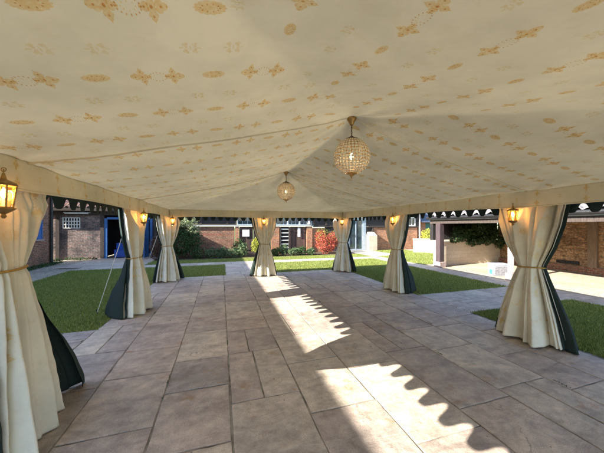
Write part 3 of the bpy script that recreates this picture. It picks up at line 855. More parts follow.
# ------------------------------------------------------------------ globe chandeliers
def make_chandelier(x, y, zh, label):
    root = empty('globe_chandelier', (x, y, zh), label, 'chandelier', 'crystal globe chandeliers under the ridge')
    r = .205; zc = zh - .44
    b = MB(); b.lathe(x, y, [(.010, zh-.085), (.022, zh-.075), (.034, zh-.045), (.052, zh-.018), (.055, zh-.004), (.05, zh+.012)], 20); b.build('ceiling_cup', M['brass'], root, smooth=True)
    b = MB()
    for k in range(6):
        zz = zh-.088-k*.022
        pts = []
        for q in range(13):
            a = 2*PI*q/12; dx = .008*math.cos(a)
            pts.append((x+(dx if k % 2 else 0), y+(0 if k % 2 else dx), zz-.011+.015*math.sin(a)))
        b.tube(pts, .0028, 5, caps=False)
    b.build('chain', M['bronze'], root, smooth=True)
    b = MB(); b.lathe(x, y, [(.100, zc+r*.87), (.088, zc+r*.95), (.055, zc+r*1.03), (.03, zc+r*1.08), (.02, zc+r*1.12), (.008, zc+r*1.17)], 24); b.build('top_cap', M['bronze'], root, smooth=True)
    b = MB(); b.lathe(x, y, [(.003, zc-r*1.22), (.010, zc-r*1.17), (.008, zc-r*1.12), (.03, zc-r*1.03), (.062, zc-r*.96), (.066, zc-r*.93)], 24); b.build('bottom_finial', M['brass'], root, smooth=True)
    NM, NR = 30, 13
    b = MB()
    lat = [-R(68)+R(136)*j/NR for j in range(NR+1)]
    for a in lat:
        b.tube([(x+r*math.cos(a)*math.cos(2*PI*k/36), y+r*math.cos(a)*math.sin(2*PI*k/36), zc+r*math.sin(a)) for k in range(37)], .0025, 4, caps=False)
    for k in range(NM):
        t = 2*PI*k/NM
        b.tube([(x+r*math.cos(a)*math.cos(t), y+r*math.cos(a)*math.sin(t), zc+r*math.sin(a)) for a in lat], .0022, 4, caps=False)
    b.build('wire_cage', M['brass'], root, smooth=True)
    b = MB()
    for j in range(NR):
        a = (lat[j]+lat[j+1])/2; w = 2*PI*r*math.cos(a)/NM*.46; h = r*(lat[1]-lat[0])*.45
        for k in range(NM):
            t = 2*PI*(k+.5)/NM
            er = Vector((math.cos(a)*math.cos(t), math.cos(a)*math.sin(t), math.sin(a)))
            et = Vector((-math.sin(t), math.cos(t), 0)); en = er.cross(et)
            c = Vector((x,y,zc))+er*r
            base = len(b.v)
            ring = [c+et*w*math.cos(2*PI*q/6)+en*h*math.sin(2*PI*q/6) for q in range(6)]
            b.v += [tuple(p) for p in ring] + [tuple(c+er*.007), tuple(c-er*.007)]
            for q in range(6):
                b.f.append((base+q, base+(q+1)%6, base+6)); b.m.append(0); b.f.append((base+(q+1)%6, base+q, base+7)); b.m.append(0)
    b.build('crystal_beads', M['crystal'], root, uv=False)
    b = MB(); b.tube([(x,y,zc+r*.95),(x,y,zc+.04)], .006, 8); b.build('lamp_stem', M['brass'], root)
    b = MB(); b.lathe(x, y, [(.004, zc-.035), (.022, zc-.02), (.026, zc), (.014, zc+.028), (.012, zc+.04)], 12)
    b.build('bulb', M['dimbulb'], root, smooth=True)
    ld = bpy.data.lights.new('globe_light', 'POINT'); ld.energy = .5; ld.color = (1,.75,.42); ld.shadow_soft_size = .03
    lo = bpy.data.objects.new('globe_light', ld); C.objects.link(lo); lo.parent = root; lo.location = (0,0,-.48)
    return root
ch1 = make_chandelier(CX, PK[0], canopy_z(CX, PK[0])-.015, 'nearer crystal globe chandelier hanging from the marquee ridge')
ch2 = copy_tree(ch1, (CX, PK[1], canopy_z(CX, PK[1])-.015), 'farther, smaller looking crystal globe chandelier near the back of the marquee')

# ------------------------------------------------------------------ buildings
def pantile_roof(b, x0, x1, y0, y1, z0, z1, run='x', pitch=.23, course_=.30, amp=.032, mi=0):
    """run='y': eave along X at y0 rising to y1; run='x': eave along Y at x0 rising to x1"""
    along = (x1-x0) if run == 'y' else (y1-y0)
    rise = (y1-y0) if run == 'y' else (x1-x0)
    sl = math.hypot(rise, z1-z0); nc = max(1, int(sl/course_))
    nw = int(abs(along)/pitch)*8
    for c in range(nc):
        def P(u, v):
            s_ = u*along; ph = (s_/pitch) % 1
            w = amp*(math.sin(2*PI*ph)+.35*math.sin(4*PI*ph))
            f = (c + v*1.12)/nc
            f2 = min(1.01, f); lift = .030*(1-v) + .0
            z = z0+(z1-z0)*f2 + w + lift
            q = rise*f2
            return (x0+s_, y0+q, z) if run == 'y' else (x0+q, y0+s_, z)
        b.grid(P, nw, 1, mi)
        # leading edge thickness
        def E(u, v):
            p = P(u, 0); return (p[0], p[1], p[2]-.03*(1-v))
        b.grid(E, nw, 1, mi)
def simple_roof(b, x0, x1, y0, y1, z0, z1, run, th=.08, mi=0):
    if run == 'y':
        t = [(x0,y0,z0),(x1,y0,z0),(x1,y1,z1),(x0,y1,z1)]
    else:
        t = [(x0,y0,z0),(x0,y1,z0),(x1,y1,z1),(x1,y0,z1)]
    u = [(p[0],p[1],p[2]-th) for p in t]
    b.quad(t, mi); b.quad(list(reversed(u)), mi)
    for k in range(4):
        k2 = (k+1) % 4; b.quad([t[k2], t[k], u[k], u[k2]], mi)
def lit_frame(b, x0, x1, z0, z1, y, w=.06, d=.06):
    b.box(x0, x0+w, y-d, y, z0, z1); b.box(x1-w, x1, y-d, y, z0, z1)
    b.box(x0+w, x1-w, y-d, y, z1-w, z1); b.box(x0+w, x1-w, y-d, y, z0, z0+w)

# West wing (red brick house at left)
w = empty('brick_house', (-7.5, 4, 0), 'long red brick house along the left side with a blue shuttered window', 'house')
b = MB(); b.box(-7.75, -7.5, -8, 13.05, -.05, 3.62); b.box(-7.75, -7.5, 13.05, 14.32, -.05, 1.15); b.box(-7.75, -7.5, 13.05, 14.32, 2.6, 3.62); b.box(-7.75, -7.5, 14.32, 15.0, -.05, 3.62)
b.box(-12.6, -7.75, 14.75, 15.0, -.05, 3.62); b.box(-12.6, -12.35, -8, 14.75, -.05, 3.62); b.box(-12.35, -7.75, -8, -7.75, -.05, 3.62)
b.quad([(-7.5,14.99,3.62),(-12.6,14.99,3.62),(-10.05,14.99,5.55)]); b.quad([(-7.5,-7.99,3.62),(-10.05,-7.99,5.55),(-12.6,-7.99,3.62)])
b.build('wall', M['brick_red'], w)
b = MB(); RX, RZ = -10.05, SUN_SLOPE*(1.10+10.05)
simple_roof(b, -7.25, RX, -8.2, 15.2, 3.48, RZ-.16, 'x', .1); simple_roof(b, -12.85, RX, -8.2, 15.2, 3.48, RZ-.16, 'x', .1)
pantile_roof(b, -7.22, RX, -8.2, 15.2, 3.50, RZ-.15, 'x'); r_ = b.build('roof', M['pantile'], w)
b = MB(); b.tube([(RX, -8.2, RZ-.12), (RX, 15.2, RZ-.12)], .12, 12); b.build('ridge_tiles', M['pantile'], r_)
b = MB(); lit_frame
for y in (13.05, 13.66, 14.26): b.box(-7.54, -7.46, y, y+.06, 1.15, 2.6)
for z in (1.15, 1.86, 2.54): b.box(-7.535, -7.465, 13.05, 14.32, z, z+.06)
wf = b.build('window_frame', M['blue_paint'], w)
b = MB(); b.box(-7.56, -7.545, 13.1, 14.27, 1.9, 2.55); b.build('pane', M['win_glass'], wf)
for y in (13.11, 13.72):
    b = MB(); b.box(-7.52, -7.48, y, y+.54, 1.21, 1.86); b.build('lower_panel', M['blue_paint'], w)
b = MB(); b.box(-7.5, -7.42, 13.0, 14.37, 1.08, 1.148); b.build('window_sill', M['plinth'], w)
b = MB(); b.tube([(-7.42, 14.86, 0), (-7.42, 14.86, 3.5)], .055, 10); b.tube([(-7.3, -8, 3.52), (-7.3, 15.15, 3.5)], .06, 8); b.build('downpipe', M['iron'], w)

# North-west outbuilding: grimy brick wall with lattice vent, blue framed doorway
YB = 16.5
nw = empty('old_outbuilding', (-5.6, YB, 0), 'low grimy brick outbuilding with a white lattice vent and blue framed doorway', 'outbuilding')
b = MB()
b.box(-9.0, -7.78, YB, YB+.25, -.05, 2.7); b.box(-7.78, -7.02, YB, YB+.25, -.05, 1.6); b.box(-7.78, -7.02, YB, YB+.25, 2.17, 2.7); b.box(-7.02, -6.12, YB, YB+.25, -.05, 2.7)
b.build('wall', M['brick_old'], nw)
b = MB(); b.box(-9.0, -2.95, YB+4.5, YB+4.75, -.05, 2.5); b.build('wall', M['brick_old'], nw)
b = MB(); simple_roof(b, -9.1, -2.9, YB-.35, YB+2.7, 2.68, 4.5, 'y', .08); simple_roof(b, -9.1, -2.9, YB+5.7, YB+2.7, 2.68, 4.5, 'y', .08)
pantile_roof(b, -9.1, -2.9, YB-.38, YB+2.7, 2.71, 4.53, 'y'); b.build('roof', M['pantile'], nw)
b = MB(); nx_, nz_ = 6, 3; vx0, vx1, vz0, vz1 = -7.78, -7.02, 1.6, 2.17; bw_ = .042
b.box(vx0, vx1, YB-.03, YB+.03, vz0, vz0+bw_); b.box(vx0, vx1, YB-.03, YB+.03, vz1-bw_, vz1)
for k in range(1, nz_):
    zz = vz0+(vz1-vz0-bw_)*k/nz_; b.box(vx0, vx1, YB-.028, YB+.028, zz, zz+bw_)
for k in range(nx_+1):
    xx = vx0+(vx1-vx0-bw_)*k/nx_; b.box(xx, xx+bw_, YB-.026, YB+.026, vz0+bw_, vz1-bw_)
b.build('lattice_vent', M['white'], nw)
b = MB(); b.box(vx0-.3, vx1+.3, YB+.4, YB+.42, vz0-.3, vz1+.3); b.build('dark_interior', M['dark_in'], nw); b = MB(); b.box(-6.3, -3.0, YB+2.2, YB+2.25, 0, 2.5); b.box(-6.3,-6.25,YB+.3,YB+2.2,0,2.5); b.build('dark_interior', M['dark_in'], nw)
for x in (-8.05, -6.12, -3.62, -3.0):
    b = MB(); b.box(x, x+.16, YB-.06, YB+.14, 0, 2.30); b.build('timber_post', M['timber'], nw)
b = MB(); b.box(-9, -2.92, YB-.08, YB+.12, 2.30, 2.72); b.build('lintel_beam', M['timber'], nw)
b = MB(); b.box(-9.1, -2.92, YB-.36, YB-.30, 2.50, 2.69); b.build('fascia', M['timber'], nw)
b = MB(); b.tube([(-7.6, YB-.2, 2.37), (-6.6, YB-.2, 2.37)], .025, 8); b.box(-7.65,-6.55,YB-.23,YB-.078,2.40,2.43); b.build('tube_lamp_housing', M['white'], nw)
b = MB(); x0, x1 = -5.95, -3.66
for x in (x0, -4.88, x1-.13): b.box(x, x+.13 if x != -4.88 else x+.07, YB-.045, YB+.06, 0, 2.14 if x != -4.88 else 2.08)
b.box(x0+.13, x1-.13, YB-.045, YB+.06, 2.08, 2.2); b.build('door_frame', M['blue_paint'], nw)
b = MB(); b.box(-3.9, -3.84, YB-.9, YB-.05, .05, 2.05); b.build('open_door', M['blue_paint'], nw)
b = MB(); b.box(-3.46, -3.0, YB+.02, YB+.06, 0, 2.42); b.build('boarded_panel', M['boards'], nw)
# blue boxes and tarp inside the doorway
k = 0
for (x, y, z, sx, sz, rz) in ((-5.35, YB+.5, 0, .55, .42, .1), (-5.25, YB+.52, .42, .5, .36, -.15), (-4.62, YB+.7, 0, .5, .5, .2)):
    b = MB(); b.box(x-sx/2, x+sx/2, y-.2, y+.2, z, z+sz-.03, 0, rz); b.box(x-sx/2-.02, x+sx/2+.02, y-.22, y+.22, z+sz-.03, z+sz-.003, 0, rz)
    o = b.build('storage_crate', M['blue_plastic'], bevel=.015)
    tag(o, ['blue storage crate at floor level inside the left half of the blue doorway', 'blue storage crate stacked on top of another in the blue doorway', 'tall blue storage crate inside the blue doorway, right of the stacked pair'][k], 'crate', 'blue crates in the doorway'); k += 1

# North barn: brick bays, tarred doors, clerestory windows
nb = empty('timber_barn', (4, YB, 0), 'long black timbered barn with brick bays and clerestory windows across the back', 'barn')
def part(name, rects, mat, y0=YB, y1=YB+.2, parent=nb, bevel=0):
    for x0, x1, z0, z1 in rects:
        b = MB(); b.box(x0, x1, y0, y1, z0, z1); o = b.build(name, mat, parent, bevel=bevel)
    return o
part('brick_bay', [(-2.9, .78, -.05, 1.70)], M['brick_red'])
part('brick_pier', [(.84, 1.05, -.05, 1.70)], M['brick_orange'], YB-.05)
part('brick_pier', [(3.05, 3.60, -.05, 1.70)], M['brick_orange'], YB-.05)
part('brick_pier', [(5.42, 5.80, -.05, 1.70)], M['brick_orange'], YB-.05)
part('brick_bay', [(5.80, 6.75, -.05, 1.60)], M['brick_orange'], YB+.03)
part('brick_bay', [(10.52, 14.3, -.05, 1.62)], M['brick_orange'])
part('weatherboarding', [(-2.9, .8, 1.80, 2.62), (5.8, 8.2, 1.72, 2.62), (9.85, 13.45, 1.72, 2.62), (14.1,14.5,1.72,2.62)], M['hboards'], YB+.01, YB+.1)
part('boarded_panel', [(6.75, 8.2, 0, 1.66), (9.85, 10.52, 0, 1.66)], M['boards'], YB+.02, YB+.12)
part('sill_beam', [(-2.9, 5.9, 1.725, 1.775)], M['grey_paint'], YB-.10, YB+.12)
part('sill_beam', [(5.9, 8.2, 1.66, 1.72), (9.85, 14.5, 1.64, 1.71)], M['timber'], YB-.07, YB+.12)
part('top_beam', [(-2.9, 14.5, 2.62, 2.78)], M['timber'], YB-.08, YB+.15)
b = MB()
for x in (-1.2, .3, .8, 1.9, 3.2, 5.85, 6.75, 8.18, 9.78, 11.6, 13.4):
    b = MB(); b.box(x, x+.12, YB-.04, YB+.01, 1.79, 2.6); b.build('timber_post', M['timber'], nb)
for x in (2.0, 3.62, 4.24, 8.1, 10.42):
    b = MB(); b.box(x-.06, x+.06, YB-.05, YB, 0, 1.66); b.build('timber_post', M['timber'], nb)
# timber double doors
def barn_door(x0, x1, plank):
    b = MB(); b.box(x0, x1, YB+.03, YB+.07, .04, 1.68)
    for z in (.25, 1.3): b.box(x0+.03, x1-.03, YB, YB+.028, z, z+.12)
    d = b.build('barn_door', plank, nb)
    for z in (.29, 1.34):
        b = MB(); b.box(x0+.02, x0+.4, YB-.012, YB-.002, z, z+.04); b.build('strap_hinge', M['iron'], d)
barn_door(1.08, 1.9, M['brown_boards']); barn_door(2.08, 3.0, M['boards']); barn_door(4.32, 4.84, M['brown_boards']); barn_door(4.86, 5.38, M['brown_boards'])
for (x0, x1, z0, z1) in ((1.25, 1.68, 1.08, 1.5), (4.80, 4.98, 1.02, 1.62)):
    part('notice', [(x0, x1, z0, z1)], M['paper'], YB-.03, YB-.02)
b = MB()
for k in range(6): b.box(3.70, 4.18, YB-.03, YB-.0, .3+k*.24, .36+k*.24)
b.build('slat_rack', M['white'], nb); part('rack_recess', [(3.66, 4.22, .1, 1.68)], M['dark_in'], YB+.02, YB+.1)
# clerestory windows
for (x0, x1) in ((.95, 1.88), (2.06, 3.16), (3.36, 4.1), (4.14, 4.9), (4.94, 5.8)):
    b = MB(); lit_frame(b, x0, x1, 1.79, 2.60, YB+.02, .055, .06)
    nmid = 3
    for k in range(1, nmid):
        xx = x0+(x1-x0)*k/nmid; b.box(xx-.014, xx+.014, YB-.03, YB+.015, 1.845, 2.545)
    f = b.build('window', M['grey_paint'], nb)
    b = MB(); b.box(x0+.05, x1-.05, YB+.03, YB+.04, 1.84, 2.55); b.build('pane', M['win_glass'], f)
# white casement at right
b = MB(); lit_frame(b, 13.45, 14.1, 1.73, 2.40, YB, .07, .05); b.box(13.75,13.79,YB-.045,YB-.005,1.8,2.33); f = b.build('window', M['white'], nb)
b = MB(); b.box(13.52, 14.03, YB+.01, YB+.02, 1.79, 2.34); b.build('pane', M['win_glass'], f)
# glazed door
b = MB(); b.box(8.26, 8.50, YB-.06, YB+.06, 0, 2.30); b.box(9.62, 9.84, YB-.06, YB+.06, 0, 2.30); b.box(8.50, 9.62, YB-.06, YB+.06, 2.16, 2.30)
b.box(8.5, 8.58, YB-.04, YB+.03, .02, 2.16); b.box(9.54, 9.62, YB-.04, YB+.03, .02, 2.16); b.box(9.03,9.09,YB-.04,YB+.03,.02,2.16); b.box(8.58,9.54,YB-.035,YB+.025,.02,.12)
f = b.build('glazed_door', M['grey_paint'], nb)
b = MB(); b.box(8.58, 9.54, YB-.01, YB+.01, .12, 2.16); b.build('pane', M['win_glass'], f)
b = MB(); b.box(8.96, 8.99, YB-.09, YB-.041, .95, 1.15); b.build('handle', M['iron'], f)
b = MB(); simple_roof(b, -2.88, 14.6, YB-.32, YB+3.4, 2.78, 5.2, 'y', .07); simple_roof(b, -2.88, 14.6, YB+7.1, YB+3.4, 2.78, 5.2, 'y', .07)
pantile_roof(b, -2.88, 14.6, YB-.35, YB+3.4, 2.80, 5.23, 'y', pitch=.25); rf = b.build('roof', M['pantile'], nb)
part('end_wall', [(-2.88, -2.7, 0, 3.0), (14.3, 14.5, 0, 3.0)], M['hboards'], YB+.22, YB+6.9)
b = MB(); b.tube([(14.42, YB-.12, 0), (14.42, YB-.12, 2.7)], .045, 10); b.build('downpipe', M['white'], nb)
b = MB(); b.lathe(5.55, YB-.16, [(.03,1.83),(.10,1.86),(.10,1.92),(.06,2.0),(.03,2.06)], 14); b.box(5.53,5.57,YB-.16,YB+.0,2.0,2.03); b.build('wall_lamp', M['white'], nb)
# whitewashed buttress
bt = MB(); bt.box(9.9, 10.55, YB-.38, YB-.02, 0, 1.05); bt.quad([(9.9,YB-.38,1.05),(10.55,YB-.38,1.05),(10.5,YB-.03,1.32),(9.95,YB-.03,1.32)]); bt.quad([(9.9,YB-.02,1.05),(9.9,YB-.38,1.05),(9.95,YB-.03,1.32)]); bt.quad([(10.55,YB-.38,1.05),(10.55,YB-.02,1.05),(10.5,YB-.03,1.32)])
o = bt.build('buttress', M['block'], nb)
# green door building at far right
gb = empty('slate_cottage', (16.5, YB+1, 0), 'far right brick building with green door under a blue slate roof', 'outbuilding')
b = MB(); b.box(14.55, 15.25, YB+.2, YB+.45, 0, 2.1); b.box(17.0, 20, YB+.2, YB+.45, 0, 2.1); b.box(19.8,20,YB+.45,YB+5,0,2.1); b.box(15.25,17.0,YB+.2,YB+.45,1.98,2.1); b.build('wall', M['brick_orange'], gb)
b = MB(); b.box(15.25, 17.0, YB+.28, YB+.33, .02, 1.98)
for x in (15.25, 16.1, 16.94): b.box(x, x+.07, YB+.24, YB+.279, .02, 1.98)
for z in (.7, 1.35, 1.9): b.box(15.32, 16.94, YB+.25, YB+.278, z, z+.06)
b.build('garage_door', M['green_paint'], gb)
b = MB(); simple_roof(b, 14.62, 20.2, YB-.15, YB+3, 2.08, 4.0, 'y', .07); simple_roof(b, 14.62, 20.2, YB+6, YB+3, 2.08, 4.0, 'y', .07); b.build('roof', M['slate'], gb)

# East open fronted shelter
es = empty('open_shelter', (8.84, 5, 0), 'open fronted lean-to shelter with pantile roof and timber posts on the right', 'shelter')
EX0, EX1, EY0, EY1 = 8.72, 13.1, -6.0, 9.35
b = MB(); pantile_roof(b, EX0-.05, EX1+.2, EY0, EY1, 2.16, 3.75, 'x', pitch=.25, amp=.035); b.build('roof', M['pantile_pale'], es)
b = MB(); simple_roof(b, EX0+.02, EX1+.2, EY0+.02, EY1-.02, 2.11, 3.69, 'x', .04); b.build('roof_deck', M['timber'], es)
b = MB(); b.tube([(EX0-.09, EY0, 2.06), (EX0-.09, EY1, 2.06)], .062, 10); b.build('gutter', M['iron'], es)
b = MB(); b.box(EX0, EX0+.05, EY0, EY1, 1.97, 2.045); b.build('fascia', M['white'], es)
b = MB(); b.box(EX0+.06, EX0+.24, EY0, EY1, 1.82, 2.0); 
for k in range(24): 
    y = EY0+.3+k*.63; simple_roof(b, EX0+.05, EX1, y, y+.08, 2.06, 3.61, 'x', .12)
b.build('rafters', M['timber'], es)
def epost(y, mat, r=.115):
    b = MB(); b.box(8.84-r, 8.84+r, y-r, y+r, .22, 1.82); p = b.build('post', mat, es, bevel=.015)
    b = MB(); b.box(8.84-r-.05, 8.84+r+.05, y-r-.05, y+r+.05, -.02, .22); b.build('plinth', M['plinth'], p, bevel=.02)
epost(8.86, M['post_wood']); epost(6.02, M['white'], .06); epost(3.1, M['post_wood']); epost(.2, M['post_wood']); epost(-2.7, M['post_wood'])
b = MB(); b.box(12.92, 13.2, EY0, 9.4, .22, 3.7); b.build('back_wall', M['brick_tan'], es)
b = MB(); b.box(12.80, 13.2, EY0, 9.4, -.02, .22); b.build('footing', M['brick_red'], es)
for y in (5.95, 1.5):
    b = MB(); b.box(12.80, 12.918, y-.13, y+.13, .22, 2.95); b.build('wall_post', M['oak_pale'], es, bevel=.01)
b = MB(); b.box(12.885, 12.918, 6.35, 7.05, .25, .38)
for k in range(9): b.box(12.87, 12.884, 6.37+k*.077, 6.40+k*.077, .26, .37)
b.build('air_grille', M['iron'], es)
b = MB(); b.box(9.02, 12.9, 9.42, 9.6, 1.1, 3.5); b.build('end_shade_panel', M['dark_in'], es)  # near-black panel standing in for the shaded depth behind the ivy
# low stone wall under the ivy
b = MB(); b.box(9.0, 12.95, 9.08, 9.38, -.02, .98, 0, R(3), (9.0, 9.2)); b.box(8.98, 12.95, 9.04, 9.42, .98, 1.05, 0, R(3), (9.0,9.2))
tag(b.build('low_wall', M['block'], bevel=.012), 'pale stone low wall under the dark ivy inside the shelter', 'wall', None)
b = MB(); b.box(12.0, 14.1, 13.7, 13.95, -.02, .84, 0, R(-38)); b.box(11.98, 14.12, 13.66, 13.99, .84, .90, 0, R(-38))
tag(b.build('low_wall', M['block'], bevel=.012), 'short cream low wall standing on the sunny lawn before the green door', 'wall', None)

# white crate by shelter
cr = empty('waste_crate', (9.3, 6.75, 0), 'white plastic crate with a cyan label on the sunny yard by the shelter', 'crate')
b = MB(); rz = R(-25); ab = (9.3, 6.75)
b.box(9.05, 9.55, 6.58, 6.92, 0, .36, 0, rz, ab); b.box(9.03, 9.57, 6.56, 6.94, .36, .41, 0, rz, ab); b.build('body', M['crate_white'], cr, bevel=.012)
b = MB(); b.box(9.041, 9.048, 6.64, 6.80, .04, .20, 0, rz, ab); b.build('label_patch', M['cyan_plastic'], cr)
b = MB()
b.box(9.10, 9.52, 6.568, 6.578, .04, .33, 0, rz, ab)
b.build('grey_panel', M['grey_panel'], cr)

# ------------------------------------------------------------------ vegetation
def leaf_cloud(name, blobs, count, size, mat, parent=None, seed=1, up=.3):
    r = np.random.default_rng(seed); vs = []; tones = []
    wts = np.array([b_[3]*b_[4]*b_[5] for b_ in blobs]); wts = wts/wts.sum()
    org = Vector(parent['_w']) if parent is not None else Vector((0,0,0))
    for bi, (cx, cy, cz, rx, ry, rz_) in enumerate(blobs):
        n = int(count*wts[bi])
        bt_ = r.uniform(-.18,.18)
        for _ in range(n):
            d = r.normal(size=3); d /= np.linalg.norm(d)
            rad = r.uniform(.25, 1)**.45*(1+.3*noise.noise(Vector((d[0]*2.5+cx*3, d[1]*2.5+cy, d[2]*2.5+seed))))
            p = np.array([cx+d[0]*rx*rad, cy+d[1]*ry*rad, max(.02, cz+d[2]*rz_*rad)])
            nn = d*.6 + r.normal(size=3)*.6 + np.array([0,0,up]); nn /= np.linalg.norm(nn)
            a = np.cross(nn, r.normal(size=3)); a /= np.linalg.norm(a); b_ = np.cross(nn, a)
            s_ = size*r.uniform(.6,1.4)
            vs += [p-a*s_, p-b_*s_*.45+nn*s_*.12, p+a*s_, p+b_*s_*.45+nn*s_*.12]
            tones.append(min(1, max(0, r.normal(.5,.22)+bt_)))
    n = len(tones); V = np.array(vs) - np.array(org)
    me = bpy.data.meshes.new(name); me.from_pydata(V.tolist(), [], [(4*i,4*i+1,4*i+2,4*i+3) for i in range(n)])
    at = me.attributes.new('tone', 'FLOAT', 'FACE'); at.data.foreach_set('value', np.array(tones, dtype=np.float32))
    me.materials.append(mat)
    o = bpy.data.objects.new(name, me); C.objects.link(o)
    if parent is not None: o.parent = parent
    o['_w'] = tuple(org)
    return o
def shrub(name, x, y, blobs, count, size, mat, label, cat='shrub', stems=6, h=.8, spread=.35, extra=None, group=None):
    root = empty(name, (x, y, 0), label, cat, group); rs = random.Random(int(x*100))
    leaf_cloud('leaves', [(x+a, y+b_, c, d, e, f) for a,b_,c,d,e,f in blobs], count, size, mat, root, seed=int(abs(x)*37)+3)
    if extra:
        bl, cnt, sz, mt, nm = extra
        leaf_cloud(nm, [(x+a, y+b_, c, d, e, f) for a,b_,c,d,e,f in bl], cnt, sz, mt, root, seed=int(abs(x)*17)+5)
    b = MB()
    for k in range(stems):
        a = rs.uniform(0, 2*PI); q = rs.uniform(.3,1)*spread
        b.tube([(x+.05*math.cos(a), y+.05*math.sin(a), -.01), (x+q*.5*math.cos(a), y+q*.5*math.sin(a), h*.5), (x+q*math.cos(a), y+q*math.sin(a), h)], [.018,.012,.006], 5)
    b.build('stems', M['stem'], root)
shrub('flowering_shrub', -2.05, 15.2, [(0,0,.9,.75,.55,.85), (-.5,.1,1.3,.5,.4,.6), (.55,.1,1.0,.6,.5,.7), (.1,.2,1.6,.6,.45,.5)], 5200, .05, M['leaf_green'],
      'tall bush with cream flowers on top, behind the back left curtain', h=1.5, spread=.6,
      extra=([(.15,-.1,1.95,.75,.45,.28), (-.45,-.1,1.85,.35,.3,.3), (.65,-.2,1.55,.4,.3,.25)], 1500, .045, M['leaf_bloom'], 'blossom'))
shrub('bronze_bush', -2.95, 14.9, [(0,0,.6,.5,.45,.7), (.2,.1,1.2,.45,.35,.5)], 2200, .05, M['leaf_brown'], 'brownish bronze leaved bush at the left end of the flower bed', h=1.1)
bed = [(-1.2, 14.95, .55, .38, 'leaf_green'), (-.55, 15.05, .5, .35, 'leaf_pale'), (.0, 14.85, .55, .3, 'leaf_pale'), (.55, 14.9, .5, .42, 'leaf_pale'), (1.15, 14.95, .75, .33, 'leaf_pale'),
       (3.0, 14.9, .45, .3, 'leaf_green'), (3.5, 15.0, .6, .3, 'leaf_pale'), (4.05, 14.9, .42, .35, 'leaf_pale'), (4.6, 14.95, .5, .35, 'leaf_green'), (5.15, 14.85, .4, .3, 'leaf_pale')]
bl_lab = ['low dark green perennial at the foot of the flowering bush', 'low grey green perennial before the red brick bay', 'small silvery perennial near the shadow edge in the back bed',
          'spreading silvery perennial before the dark barn doors', 'taller silvery perennial left of the yellow shrub', 'dark green perennial just right of the back middle curtain',
          'upright silvery perennial before the white slat rack', 'low silvery clump before the slat rack and brown doors', 'green clump below the narrow notice on the brown doors', 'small pale clump left of the red shrub']
for (x, y, h, r_, mt), lb in zip(bed, bl_lab):
    shrub('perennial_plant', x, y, [(0,0,h*.45,r_,r_*.8,h*.5), (.1,.05,h*.8,r_*.6,r_*.5,h*.35), (-.18,-.05,h*.6,r_*.5,r_*.5,h*.4)], 700, .042, M[mt], lb, 'plant', 5, h*.8, .2, group='plants in the back flower bed')
shrub('yellow_shrub', 1.95, 14.75, [(0,0,.65,.36,.32,.45), (.12,0,1.0,.26,.24,.25)], 1300, .045, M['leaf_yellow'], 'bright yellow shrub beside the middle back curtain', h=.9)
shrub('red_shrub', 6.35, 15.3, [(0,0,.6,.75,.45,.6), (-.35,.1,1.05,.4,.35,.45), (.45,0,.9,.45,.35,.5)], 3400, .042, M['leaf_red'], 'red autumn shrub in front of the orange brick bay', h=1.2, spread=.6,
      extra=([(-.3,.15,1.4,.35,.3,.28), (.1,.1,1.0,.8,.4,.5)], 500, .04, M['leaf_yellow'], 'yellow_leaves'))
shrub('dark_shrub', 1.0, 15.6, [(0,0,.5,.35,.3,.5)], 900, .045, M['leaf_green'], 'dark leafy shrub against the barn doors by the brick bay', h=.8)
shrub('yard_bush', 14.2, 15.3, [(0,0,1.0,.5,.5,.6)], 1200, .05, M['leaf_yellow'], 'pale green bush behind the short cream wall', h=.9)
# ivy
iv = empty('ivy', (10.9, 9.1, 1.0), 'dark ivy mass spilling over the pale stone low wall in the shelter', 'ivy')
leaf_cloud('ivy_leaves', [(10.3,9.1,1.4,.5,.25,.36), (11.1,9.1,1.6,.6,.28,.42), (12.0,9.15,1.45,.6,.26,.5), (9.8,9.0,1.12,.3,.16,.16), (10.9,8.98,1.02,.45,.2,.2), (11.6,8.95,1.1,.5,.2,.24), (12.5,9.0,.95,.3,.2,.3)], 6500, .05, M['leaf_ivy'], iv, 9)
b = MB()
for k in range(9):
    x = 9.9+k*.3; b.tube([(x,9.22,1.0),(x+.1,9.2,1.35),(x+.05,9.22,1.9)], [.012,.009,.004], 5)
b.build('ivy_stems', M['stem'], iv)
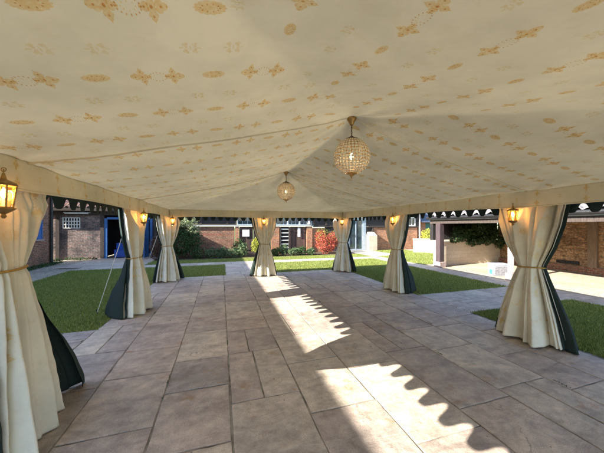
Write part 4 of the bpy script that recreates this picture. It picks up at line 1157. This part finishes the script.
# weeds at the foot of the old walls
leaf_o = leaf_cloud('wall_foot_weeds', [(-8.2+.45*k, 16.2-(.0 if k > 1 else .3), .03, .3, .16, .10) for k in range(5)] + [(-7.2,12.8+.5*k,.03,.2,.35,.09) for k in range(5)], 1500, .035, M['leaf_green'], None, 21)
leaf_o['kind'] = 'stuff'
rj = random.Random(4); spots = []
for X in (-1.95,-1.24,-.55,.09,.78,1.46,2.12,2.77,3.48,4.05,4.68):
    for k in range(3):
        spots.append((X, rj.uniform(1.5,9.4), .006, .008, rj.uniform(.03,.12), .007))
mo = leaf_cloud('joint_weeds', spots, 900, .007, M['leaf_green'], None, 41); mo['kind'] = 'stuff'
# fallen leaves scattered on the paving edges
fl = leaf_cloud('fallen_leaves', [(1.4, 4.5, .012, 3.4, 5.0, .001)], 70, .016, M['leaf_brown'], None, 33); 
for v in fl.data.vertices: v.co.z = .006+random.random()*.012
fl['kind'] = 'stuff'

clean_w()
# ------------------------------------------------------------------ light, world, camera
sd = bpy.data.lights.new('sun', 'SUN'); sd.energy = 5.0; sd.angle = R(.35); sd.color = (1,.93,.82)
so = bpy.data.objects.new('sun', sd); C.objects.link(so)
so.rotation_euler = SUN_DIR.to_track_quat('-Z', 'Y').to_euler(); so.location = (-20, -4, 12)
wd = bpy.data.worlds.new('World'); bpy.context.scene.world = wd; wd.use_nodes = True
nt = wd.node_tree; bg = nt.nodes['Background']; sk = nt.nodes.new('ShaderNodeTexSky'); sk.sky_type = 'NISHITA'; sk.sun_disc = False
to_sun = -SUN_DIR
sk.sun_elevation = math.asin(to_sun.z)
sk.sun_rotation = math.atan2(to_sun.x, to_sun.y)
L(nt, sk.outputs[0], bg.inputs['Color']); bg.inputs['Strength'].default_value = .12

cd = bpy.data.cameras.new('camera'); co = bpy.data.objects.new('camera', cd); C.objects.link(co)
cd.sensor_width = 36; cd.lens = 36*262/604; cd.clip_end = 800; cd.clip_start = .05
co.location = (0, 0, 1.70); co.rotation_euler = (R(90), 0, -R(17.18))
sc = bpy.context.scene; sc.camera = co
sc.view_settings.view_transform = 'Standard'; sc.view_settings.look = 'None'; sc.view_settings.gamma = 1
sc.view_settings.exposure = 2.2
sc.render.engine = 'CYCLES'
sc.cycles.max_bounces = 10; sc.cycles.diffuse_bounces = 6; sc.cycles.transmission_bounces = 8; sc.cycles.transparent_max_bounces = 12
